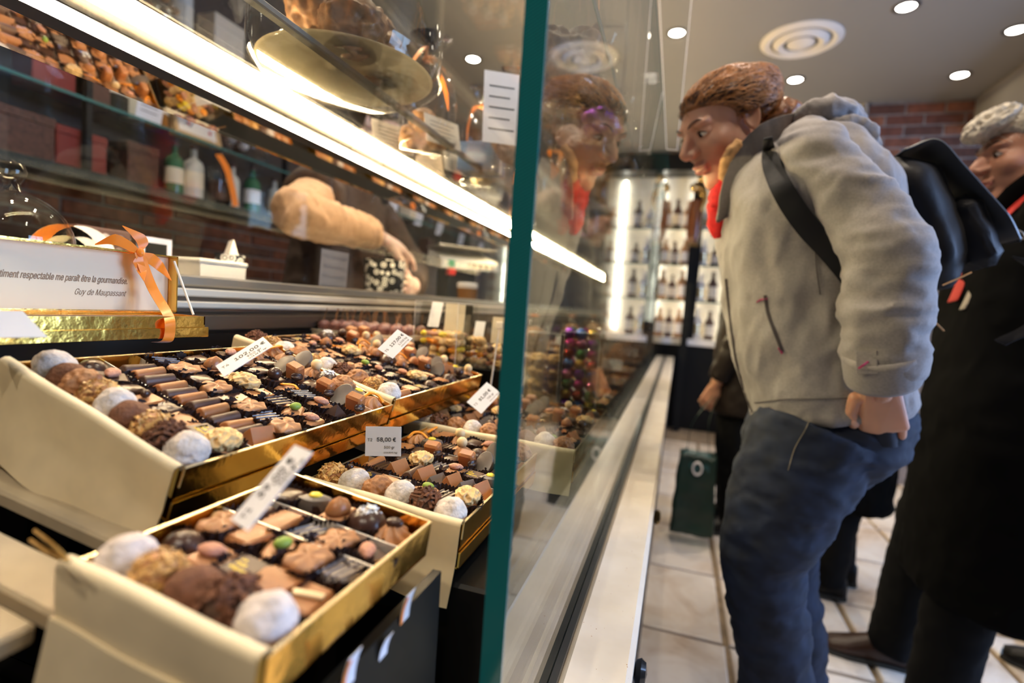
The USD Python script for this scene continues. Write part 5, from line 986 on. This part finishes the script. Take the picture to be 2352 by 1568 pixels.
# jacket
Fp = [wy(p) for p in ((1727, 945), (1690, 845), (1670, 720), (1656, 600), (1655, 500), (1668, 430), (1690, 385))]; Bp = [wy(p) for p in ((2082, 912), (2062, 820), (2068, 700), (2066, 570), (2040, 430), (1955, 325), (1850, 272))]
tor = loft(resec(Fp, Bp, [.182, .176, .174, .188, .200, .150, .075], YW, 30), 48, 2.4)
slv = tube(curve(elb, 26), np.interp(np.linspace(0, 1, 26), [0, .2, .4, .6, .8, 1], [.046, .053, .055, .059, .060, .053]), 28)
slf = tube(curve([(.20, 1.385, 1.37), (.30, 1.42, 1.22), (.39, 1.43, 1.12), (.38, 1.42, 1.01), (.36, 1.40, .93)], 22), np.interp(np.linspace(0, 1, 22), [0, .5, 1], [.085, .07, .052]), 20)
jk = smooth_mesh(man(tor)+man(slf), .0085, 10); sv_ = smooth_mesh(man(slv), .0075, 5); sv_ = folds(folds(sv_, .016, 8, 5, (1, .6, 1.7)), .004, 22, 9, (1, .6, 1.6))
jk = folds(folds(jk, .020, 5.5, 3, (1.3, 1, .8)), .007, 15, 8, (1.6, 1, .7)); v = np.asarray(jk.vertices); 
put('jacket', jk, M_['jacket'], wm, True, label='pale grey heather jacket')
put('jacket_sleeve', sv_, M_['jacket'], wm, True, label='left jacket sleeve')
from trimesh.ray.ray_triangle import RayMeshIntersector
RJ_ = RayMeshIntersector(jk)
def onm(px, off=.004, R_=None):
    k = nz(ray(px)); h, _, _ = (R_ or RJ_).intersects_location([CAM], [k], multiple_hits=False); return (h[0] if len(h) else wy(px, 1.03))-k*off
def strip(pts, w, off=.004, n=30, th=.0012, R_=None):
    Q = [onm(p_, off, R_) for p_ in curve(np.array([(a, b, 0) for a, b in pts], float), 14)[:, :2]]; t_ = np.gradient(np.array(Q), axis=0); S_d = np.cross(t_, np.array([nz(ray(p_)) for p_ in curve(np.array([(a, b, 0) for a, b in pts], float), 14)[:, :2]])); return ribbon(Q, w, S_d, n, th)
put('backpack_strap', strip([(1764, 318), (1770, 370), (1800, 440), (1850, 515), (1910, 580), (1962, 645), (2000, 720)], [.014, .032, .036, .036, .036, .036], .008, 40, .005), M_['bag_black'], wm, True, label='black backpack strap over the jacket')
put('front_zip', strip([(1668, 640), (1676, 720), (1690, 820), (1712, 900), (1728, 945)], .006, .003), M_['seam'], wm, True)
put('pocket_zip', strip([(1757, 678), (1764, 720), (1780, 765), (1797, 808)], .0055, .003), M_['seam'], wm, True); put('trim_mark', strip([(1738, 694), (1748, 688), (1762, 686)], .003, .003), M_['magenta'], wm, True); put('trim_mark', strip([(1788, 798), (1797, 812)], .004, .005), M_['magenta'], wm, True)
put('seam', strip([(1873, 570), (1876, 620), (1884, 676)], .0018, .003), M_['seam'], wm, True)
cf = tube(np.array([elb[-1]-hx*.050, elb[-1]+hx*.010]), [.0565, .0555], 28); put('cuff', smooth_mesh(man(cf), .01, 3), M_['jacket'], wm, True); RC_ = RayMeshIntersector(cf)
put('cuff_tab', strip([(1966, 832), (1990, 832), (2016, 832)], .036, .006, 20, .003, RC_), M_['jacket'], wm, True); put('trim_mark', strip([(1972, 846), (1992, 832), (2012, 816)], .0035, .0095, 12, .001, RC_), M_['magenta'], wm, True)
hem = strip([(1732, 925), (1800, 917), (1880, 916), (1962, 914)], .0016, .003, 30, .001); put('hem_seam', hem, M_['seam'], wm, True)
# collar, fleece, scarf, hood
col = [wy(p, y) for p, y in (((1664, 500), 1.15), ((1708, 378), 1.13), ((1760, 318), 1.12), ((1822, 282), 1.15))]
put('collar', bump(ribbon(col, [.035, .062, .06, .04], [(.6, .2, .5), (.5, .1, -.7), (.3, .3, -.8), (.1, .5, -.7)], 40, .010), .004, 40), M_['jacket_dark'], wm, True, label='dark grey turned-up collar')
put('collar', bump(ribbon([p+np.array([.0, .20, 0]) for p in col], [.035, .06, .06, .04], [(.6, .2, .5), (.5, .1, -.7), (.3, .3, -.8), (.1, .5, -.7)], 30, .010), .004, 40), M_['jacket_dark'], wm, True)
put('fleece_trim', bump(tube(curve([wy((1668, 415), 1.15), wy((1666, 385), 1.14), wy((1680, 350), 1.13), wy((1704, 328), 1.13)], 20), [.008]+[.013]*18+[.008], 10), .003, 200), M_['fleece'], wm, True, label='tan fleece collar edge')
put('scarf', bump(bump(tube(curve([wy((1652, 545), 1.19), wy((1650, 475), 1.19), wy((1660, 446), 1.17), wy((1684, 418), 1.19), wy((1694, 412), 1.27), wy((1667, 432), 1.30), wy((1650, 470), 1.27)], 30), [.010, .016]+[.024]*24+[.022, .02, .018, .015], 16), .010, 45, 3), .003, 160), M_['scarf'], wm, True, label='red scarf')
h1 = tube(curve([wy((1835, 285), 1.16), wy((1885, 258), 1.14), wy((1925, 272), 1.16), wy((1930, 290), 1.26), wy((1870, 270), 1.32)], 26), np.interp(np.linspace(0, 1, 26), [0, .3, .6, 1], [.018, .030, .032, .02]), 18, .75)
h2 = tube(curve([wy((1905, 300), 1.14), wy((1950, 300), 1.13), wy((1978, 330), 1.17), wy((1960, 330), 1.28)], 22), np.interp(np.linspace(0, 1, 22), [0, .5, 1], [.018, .030, .02]), 18, .7)
put('hood', bump(bump(smooth_mesh(man(h1)+man(h2), .008, 6), .012, 26, 4, 3, True), .003, 90), M_['jacket'], wm, True, label='folded-down grey hood')
# jeans and shoes
pel = loft(resec([wy((1742, 915)), wy((1715, 975)), wy((1712, 1040)), wy((1760, 1090))], [wy((2062, 900)), wy((2082, 950)), wy((2068, 1020)), wy((1990, 1085))], [.165, .178, .172, .12], YW, 16), 40, 2.3)
lg = lambda P_, r: tube(curve(P_, 24), np.interp(np.linspace(0, 1, 24), np.linspace(0, 1, len(r)), r), 26)
lN = lg([wy((1880, 980), 1.135), wy((1815, 1110), 1.13), wy((1772, 1220), 1.125), wy((1752, 1300), 1.13), wy((1765, 1420), 1.13), wy((1780, 1540), 1.13), aN], [.112, .104, .089, .076, .071, .066, .062]); lF = lg([wy((1885, 985), 1.30), wy((1825, 1120), 1.31), wy((1790, 1230), 1.31), wy((1792, 1310), 1.31), wy((1812, 1420), 1.31), wy((1822, 1540), 1.31), aF], [.105, .098, .086, .074, .070, .066, .060])
jn = smooth_mesh(man(pel)+man(lN)+man(lF), .009, 10); jn = folds(folds(jn, .010, 9, 13, (1, 1, 2.0)), .004, 26, 14); put('jeans', jn, M_['jean'], wm, True, label='blue denim jeans')
RN_ = RayMeshIntersector(jn); M_['stitch'] = P('denim_stitch', (.20, .17, .12), .8)
put('side_seam', strip([(1868, 942), (1850, 985), (1825, 1030), (1810, 1080)], .0016, .003, 30, .0008, RN_), M_['stitch'], wm, True); put('pocket_edge', strip([(1998, 938), (2035, 945), (2074, 948)], .003, .004, 20, .002, RN_), M_['jean'], wm, True); pk = [wy(p, 1.022) for p in ((2004, 940), (2042, 946), (2072, 950))]; put('pocket', bump(ribbon([p+hx*.035+np.array([0, y, 0]) for p, y in zip([pk[0]*1.2-pk[1]*.2]+pk+[pk[2]*1.3-pk[1]*.3], (.05, .006, 0, .03, .09))], .075, hx, 24, .006), .002, 40), M_['jean'], wm, True, label='jeans pocket over the fingers')
put('rivet', tf(ball(.003, 2), T(*onm((1862, 945), .002, RN_))), M_['brass'], wm, True)
shoe(np.array([.262, 1.13, 0]), (-1, -.1, 0), M_['black'], wm, .25, .042); shoe(np.array([.345, 1.31, 0]), (-1, .05, 0), M_['black'], wm, .25, .042)
# backpack
bp = thing('backpack', 'black backpack on the back of the bending woman', 'backpack'); bc = wy((2078, 512), 1.24); ax = nz(wy((2150, 640), 1.21)-wy((2020, 330), 1.21)); dx = nz(np.cross((0, 1, 0), ax)); dx = dx if dx[0] > 0 else -dx; BM = frame(bc, dx, (0, 1, 0), np.cross(dx, (0, 1, 0)))
sb = bump(tri(man(box(-.055, .065, -.11, .11, -.14, .125, .05)).refine_to_length(.012)), .014, 14, 3); trimesh.smoothing.filter_taubin(sb, .5, .53, 10); put('pack_body', tf(sb, BM), M_['bag_black'], bp, True)
put('front_pocket', tf(bump(tri(man(box(.045, .10, -.085, .085, -.13, .01, .02)).refine_to_length(.01)), .006, 20, 5), BM), M_['bag_black'], bp, True)
put('flap', tf(ribbon([(.01, 0, .125), (.06, 0, .118), (.085, 0, .05), (.115, -.01, -.05), (.13, -.02, -.10)], [.18, .19, .18, .15, .08], (0, 1, 0), 40, .004), BM), P('slate_nylon', (.06, .065, .075), .35), bp, True, label='slate grey nylon flap')
put('buckle', tf(box(.130, .138, -.05, -.01, -.105, -.080, .003), BM), M_['bag_black'], bp); put('buckle_ring', tf(trimesh.creation.torus(.011, .002, major_sections=20, minor_sections=6), BM @ T(.138, -.045, -.092, ry=1.2)), M_['steel'], bp)
put('cord', tube(curve([wy((2120, 690), 1.13), wy((2135, 725), 1.12), wy((2168, 760), 1.12)], 12), .0014, 6), M_['fleece'], bp); put('cord', tube(curve([wy((2232, 625), 1.1), wy((2200, 640), 1.1), wy((2165, 655), 1.1)], 12), .0014, 6), M_['fleece'], bp)
put('lower_strap', tf(ribbon([(.12, -.05, -.13), (.14, -.06, -.19), (.10, -.06, -.25), (.05, -.04, -.27)], .03, (0, 1, .3), 24, .002), BM), M_['bag_black'], bp, True)

# --- generic standing figure
def figure(label, o, yaw, h, J, coat, trouser, hair, skn, shoe_mat, hip=.9, hem=.8, wide=1.0, old=0, longhair=-.085, pitch=-.15, cuffs=.03, sleeve=None, headoff=(0, 0, 0), coatlab=None):
    """Local frame: x the way the figure faces, y its left, z up; J moves joints; everything is built in place."""
    s = h/1.7; Wm = T(o[0], o[1], o[2], rz=yaw, s=s); W = lambda p: (Wm@np.append(np.asarray(p, float), 1))[:3]; V = lambda d: Wm[:3, :3]@np.asarray(d, float)/s
    D = dict(head=(.03, 0, 1.58), neck=(-.005, 0, 1.44), chest=(-.01, 0, 1.28), waist=(0, 0, 1.08), pel=(-.01, 0, .94), sl=(-.01, .18, 1.38), el=(-.03, .24, 1.12), wl=(.08, .23, .90), sr=(-.01, -.18, 1.38), er=(-.03, -.24, 1.12), wr=(.08, -.23, .90), hl=(0, .09, .9), kl=(.02, .10, .49), al=(-.01, .10, .09), hr=(0, -.09, .9), kr=(.02, -.10, .49), ar=(-.01, -.10, .09), f=(math.cos(pitch), 0, math.sin(pitch)), fl=(1, .1, 0), fr=(1, -.1, 0))
    D.update(J); t = thing('person', label, 'person'); w = {k: W(D[k]) for k in D if k not in ('f', 'fl', 'fr')}; HM = head_frame(w['head']+np.array(headoff), V(D['f']), 0, s)
    c = limb((w['head']+V((-.015, 0, -.06))*s, .052*s), (w['neck'], .055*s), (w['chest'], .105*s), (w['waist'], .10*s), (w['pel'], .115*s))
    for q in 'lr':
        c = c + limb((w['s'+q], .036*s), (w['e'+q], .036*s), (w['w'+q], .028*s)) + limb((w['h'+q], .08*s), (w['k'+q], .055*s), (w['a'+q], .038*s)) + limb((w['chest'], .09*s), (w['s'+q], .035*s))
    hands = None
    for q, sg in (('l', 1), ('r', -1)):
        x = nz(w['w'+q]-w['e'+q]); up = V((0, sg, 0)); z = nz(up-x*(up@x)) if abs(x@up) < .95 else nz(V((0, 0, 1))); y = np.cross(z, x)*sg; y = y if y@V((1, 0, .2)) > 0 or True else -y
        hh = hand(w['w'+q]+x*.02*s, x, y, z, D.get('curl', (.45, .5, .55, .6)), s=.95*s); hands = hh if hands is None else hands + hh
    b = man(smooth_mesh(c, .025*s, 6)) + man(smooth_mesh(hands, .006, 6)) + head_man(HM, old, 5)
    put('body', b, M_[skn], t, True); face_parts(t, HM)
    hm, hk = hair_mesh(5, .016, .028, 7, .0045, longhair); hr = put('hair', tf(hm, HM), M_[hair], t, True)
    side, fw, S2 = V((0, 1, 0)), V((1, 0, 0)), s
    hemz = W((-.01, 0, hem)); secs = []
    for p_, hd, hw in [(hemz, .150*wide, .205*wide), (w['pel'], .145*wide, .195*wide), (w['waist'], .130*wide, .175*wide), (w['chest'], .132*wide, .195*wide), ((w['sl']+w['sr'])/2, .095*wide, .165), (w['neck'], .068, .075)]: secs.append((p_, fw, hd*s, side, hw*s))
    tz = loft(secs, 36, 2.3); A = man(tz)
    for q in 'lr':
        A = A + limb((w['neck']-np.array([0, 0, .09])*s, .075*s), (w['s'+q], .088*s*wide))
        dv = nz(w['w'+q]-w['e'+q]); A = A + man(tube(curve([w['s'+q], (w['s'+q]+w['e'+q])/2, w['e'+q], w['w'+q]-dv*cuffs*s], 18), np.interp(np.linspace(0, 1, 18), [0, .5, 1], [.078*s*wide, .064*s*wide, .048*s*wide]), 20))
    cm = folds(smooth_mesh(A, .016, 8), .012, 10, 5); put('coat', cm, M_[coat], t, True, label=coatlab)
    L = man(loft([(w['pel']+V((0, 0, .08))*s, fw, .125*s, side, .175*s), (w['pel'], fw, .135*s, side, .18*s), (W((0, 0, .80)), fw, .11*s, side, .15*s)], 30))
    for q in 'lr': L = L + man(tube(curve([w['h'+q], w['k'+q], w['a'+q]-V((0, 0, .03))*s], 16), np.interp(np.linspace(0, 1, 16), [0, .5, 1], [.105*s, .076*s, .066*s]), 20))
    put('trousers', folds(smooth_mesh(L, .016, 8), .008, 12, 6), M_[trouser], t, True)
    for q in 'lr': shoe(np.array([w['a'+q][0], w['a'+q][1], 0]), V(D['f'+q]), M_[shoe_mat], t, .27*s, .045*s)
    return t, w, HM, V, hm, hk, hr
M_['coat_black'] = P('black_coat', (.0028, .0028, .003), .85, specular_ior_level=.05); M_['coat_brown'] = P('black_brown_quilt', (.018, .013, .011), .45, bmp=.5, bscale=40, specular_ior_level=.12); M_['trouser_black'] = P('black_trousers', (.0035, .0035, .004), .85, specular_ior_level=.12)
M_['shoe_brown'] = P('brown_leather', (.045, .018, .010), .4); M_['apron'] = P('dark_brown_knit', (.060, .036, .024), .75, var=.2, scale=60); M_['sleeve_beige'] = P('beige_knit', (.68, .42, .24), .8, var=.08, scale=120, bmp=.2, bscale=400); M_['lining_red'] = P('red_lining', (.42, .02, .015), .7); M_['strap_grey'] = P('grey_strap', (.30, .26, .21), .7)
# white-haired woman at the right
oh = np.array([.765, 1.60, 1.50]); ow = figure('white-haired woman in black coat with red collar at the picture\'s right edge', (.80, 1.62, 0), PI, 1.66, dict(head=(.035, .02, 1.545), f=(1, .05, -.10), al=(.10, .06, .09), ar=(.07, -.30, .09), kl=(.07, .08, .49), el=(-.10, .23, 1.12), wl=(-.01, .10, .86), er=(-.10, -.23, 1.12), wr=(-.01, -.10, .86), hr=(.02, -.12, .9), kr=(.05, -.22, .49)), 'coat_black', 'trouser_black', 'hair2', 'skin2', 'shoe_brown', hem=.42, wide=1.15, old=1, pitch=-.1)
t, w, HM, V, hm, hk, hr = ow
put_strands(hr, 'hair_strands', strands(hm, hk, 3000, .09, 0, 9, (-.9, 0, .15), 1.2, .005), HM, .0020, M_['strand2'])
fr_ = tf(bump(ball(1, 4, (.05, .06, .026)), .012, 70, 3, 3, True), HM @ T(.075, 0, .082, ry=.5)); put('fringe', fr_, M_['hair2'], t, True)
put('collar', bump(tube(curve([w['neck']+V(q)*.98 for q in ((.085, .02, -.10), (.085, .06, -.02), (.02, .09, .05), (-.06, .06, .06), (-.07, 0, .06), (-.06, -.06, .06), (.02, -.09, .05), (.085, -.06, -.02), (.085, -.02, -.10))], 34), .026, 12, .5), .004, 60), M_['coat_black'], t, True)
put('scarf_edge', ribbon([w['neck']+V(q) for q in ((.03, .105, .03), (.095, .075, -.06), (.135, .05, -.16), (.155, .03, -.26))], .030, (.3, -1, .2), 26, .004), M_['lining_red'], t, True, label='red lining edge'); put('scarf_edge', ribbon([w['neck']+V(q) for q in ((.02, .125, .02), (.085, .10, -.08), (.125, .085, -.18), (.15, .07, -.28))], .016, (.3, -1, .2), 26, .004), M_['strap_grey'], t, True, label='grey strap edge')
put('scarf_edge', ribbon([w['neck']+V(q) for q in ((.09, .03, -.03), (.12, .06, -.09), (.15, .04, -.14))], .04, (.2, -.4, .8), 20, .004), M_['lining_red'], t, True)
# dark-clad customers behind the bending woman
p1 = figure('customer in a black-brown quilted coat holding a green bag behind the bending woman', (.33, 2.86, 0), PI, 1.66, dict(el=(.03, .22, 1.08), wl=(.135, .16, .77), f=(1, 0, -.3), er=(-.06, -.23, 1.12), wr=(-.01, -.10, .86)), 'coat_brown', 'trouser_black', 'hair3', 'skin1', 'black', hem=.62, wide=1.05)
p2 = figure('customer in a long black coat standing behind the bending woman\'s legs', (.70, 2.38, 0), PI*.95, 1.60, dict(al=(.05, .08, .09), f=(1, 0, -.3), el=(-.06, .23, 1.12), wl=(-.01, .10, .86), er=(-.06, -.23, 1.12), wr=(-.01, -.10, .86)), 'coat_black', 'trouser_black', 'hair3', 'skin1', 'black', hem=.40, wide=1.0)
p3 = figure('customer in black jacket and blue jeans at the picture\'s lower right corner', (1.34, 2.12, 0), PI*.8, 1.66, dict(f=(1, 0, -.1), el=(-.06, .23, 1.12), wl=(-.01, .10, .86), er=(-.06, -.23, 1.12), wr=(-.01, -.10, .86)), 'coat_black', 'jean', 'hair3', 'skin1', 'black', hem=.78)
# green shopping bag held by the quilted-coat customer
hb = p1[1]['wl']; M_['bag_green'] = P('green_bag', (.006, .026, .016), .5, var=.3, scale=8); M_['bag_teal'] = P('teal_bag_top', (.015, .075, .08), .4)
gb_ = thing('shopping_bag', 'dark green shopping bag with teal top and white ring mark hanging beside the quilted coat', 'bag', T(hb[0]-.06, hb[1]-.13, .06)); zt = .37
put('bag_body', bump(tri(man(hullp([(sx*wx, sy*.06, z) for sx in (-1, 1) for sy in (-1, 1) for wx, z in ((.095, 0), (.080, zt))])).refine_to_length(.02)), .014, 14, 4), M_['bag_green'], gb_, True); put('bag_top', bump(tri(man(box(-.072, .072, -.055, .055, zt-.09, zt+.01, .02)).refine_to_length(.02)), .012, 18, 6), M_['bag_teal'], gb_, True)
put('ring_mark', tf(trimesh.creation.torus(.028, .006, major_sections=28, minor_sections=8), np.diag([.7, 1, 1, 1]) @ T(0, -.066, zt-.055, rx=PI/2)), M_['offwhite'], gb_, True)
for sx in (-1, 1): put('handle', ribbon([(sx*.05, 0, zt), (sx*.035, 0, zt+.14), (hb[0]-(hb[0]-.06)+sx*.008, .12, hb[2]-.06-.06)], .02, (0, 1, 0), 20, .002), M_['bag_green'], gb_, True)
# the server behind the counter
wrL = onx((862, 540), -.95); hdv = nz(onx((985, 592), -.93)-wrL); ebL = onx((690, 492), -1.0); so = np.array([-1.22, 1.16, -.02])
sv = thing('person', 'server in dark brown with a beige sleeve reaching over the work counter', 'person')
shL = np.array([-1.15, 1.46, 1.40]); shR = np.array([-1.17, 1.80, 1.38]); hc = np.array([-1.08, 1.66, 1.66]); rh = onx((945, 660), -.93); HM = head_frame(hc, (.75, .35, -.5), 0, .98)
HS = hand(wrL+hdv*.02, hdv, nz((.45, .2, -.35)), nz(np.cross(hdv, (.75, 0, -.1))*np.array([1, 1, 1])) if False else nz((.25, -.35, .9)), (.42, .5, .55, .6), [(.030, .040, -.012), (.055, .052, -.034), (.072, .050, -.058)], 1.12, .14)
c = limb((hc+np.array([-.02, 0, -.06]), .052), ((-1.14, 1.64, 1.48), .056), ((-1.18, 1.63, 1.28), .11), ((-1.21, 1.62, 1.05), .11), ((-1.23, 1.62, .92), .115)) + limb((shL, .052), (ebL, .044), (wrL, .030)) + limb((shR, .05), ((-1.06, 1.95, 1.16), .042), (rh, .028)) + limb(((-1.23, 1.71, .88), .08), ((-1.23, 1.71, .48), .055), ((-1.23, 1.71, .09), .04)) + limb(((-1.23, 1.53, .88), .08), ((-1.23, 1.53, .48), .055), ((-1.23, 1.53, .09), .04))
c = c + hand(rh, (.3, -.9, .0), (0, 0, 1), (.9, .3, 0), (.4, .4, .4, .4))
put('body', man(smooth_mesh(c, .025, 6)) + man(smooth_mesh(HS, .004, 8)) + head_man(HM, 0, 5), M_['skin3'], sv, True); face_parts(sv, HM)
hm, hk = hair_mesh(5, .018, .03, 4, .006, -.1); put('hair', tf(hm, HM), M_['hair3'], sv, True)
U = lambda z, hd, hw, x=-1.20, y=1.62: ((x, y, z), np.array([1, .05, 0]), hd, np.array([-.05, 1, 0]), hw)
A = man(loft([U(.55, .155, .20, -1.23), U(.92, .15, .195, -1.23), U(1.08, .14, .18, -1.21), U(1.26, .135, .19, -1.18), U(1.38, .10, .175, -1.16), U(1.48, .066, .075, -1.14)], 36)) + man(tube(curve([shL, (shL*.55+ebL*.45)], 8), [.085]*8, 20)) + man(tube(curve([shR, (-1.10, 1.90, 1.25), (-1.06, 1.95, 1.16), (rh*.8+np.array([-1.06, 1.95, 1.16])*.2)], 14), np.linspace(.078, .05, 14), 18))
put('apron_dress', folds(smooth_mesh(A, .014, 8), .014, 10, 5), M_['apron'], sv, True, label='dark brown knit and apron')
sl = smooth_mesh(man(tube(curve([shL*.55+ebL*.45, shL*.2+ebL*.8, ebL, ebL*.55+wrL*.45, wrL-hdv*.012], 26), np.interp(np.linspace(0, 1, 26), [0, .3, .5, .75, 1], [.060, .066, .064, .056, .046]), 26)), .008, 6); put('sleeve', folds(folds(sl, .013, 13, 4, (1, 1.6, .6)), .005, 30, 7, (1, 1.6, .6)), M_['sleeve_beige'], sv, True, label='pushed-up beige knit sleeve')
put('trousers', smooth_mesh(man(tube([(-1.23, 1.71, .85), (-1.23, 1.71, .06)], [.10, .065], 18))+man(tube([(-1.23, 1.53, .85), (-1.23, 1.53, .06)], [.10, .065], 18)), .03, 4), M_['trouser_black'], sv, True)
for y in (1.71, 1.53): shoe(np.array([-1.23, y, 0]), (1, .1, 0), M_['black'], sv)
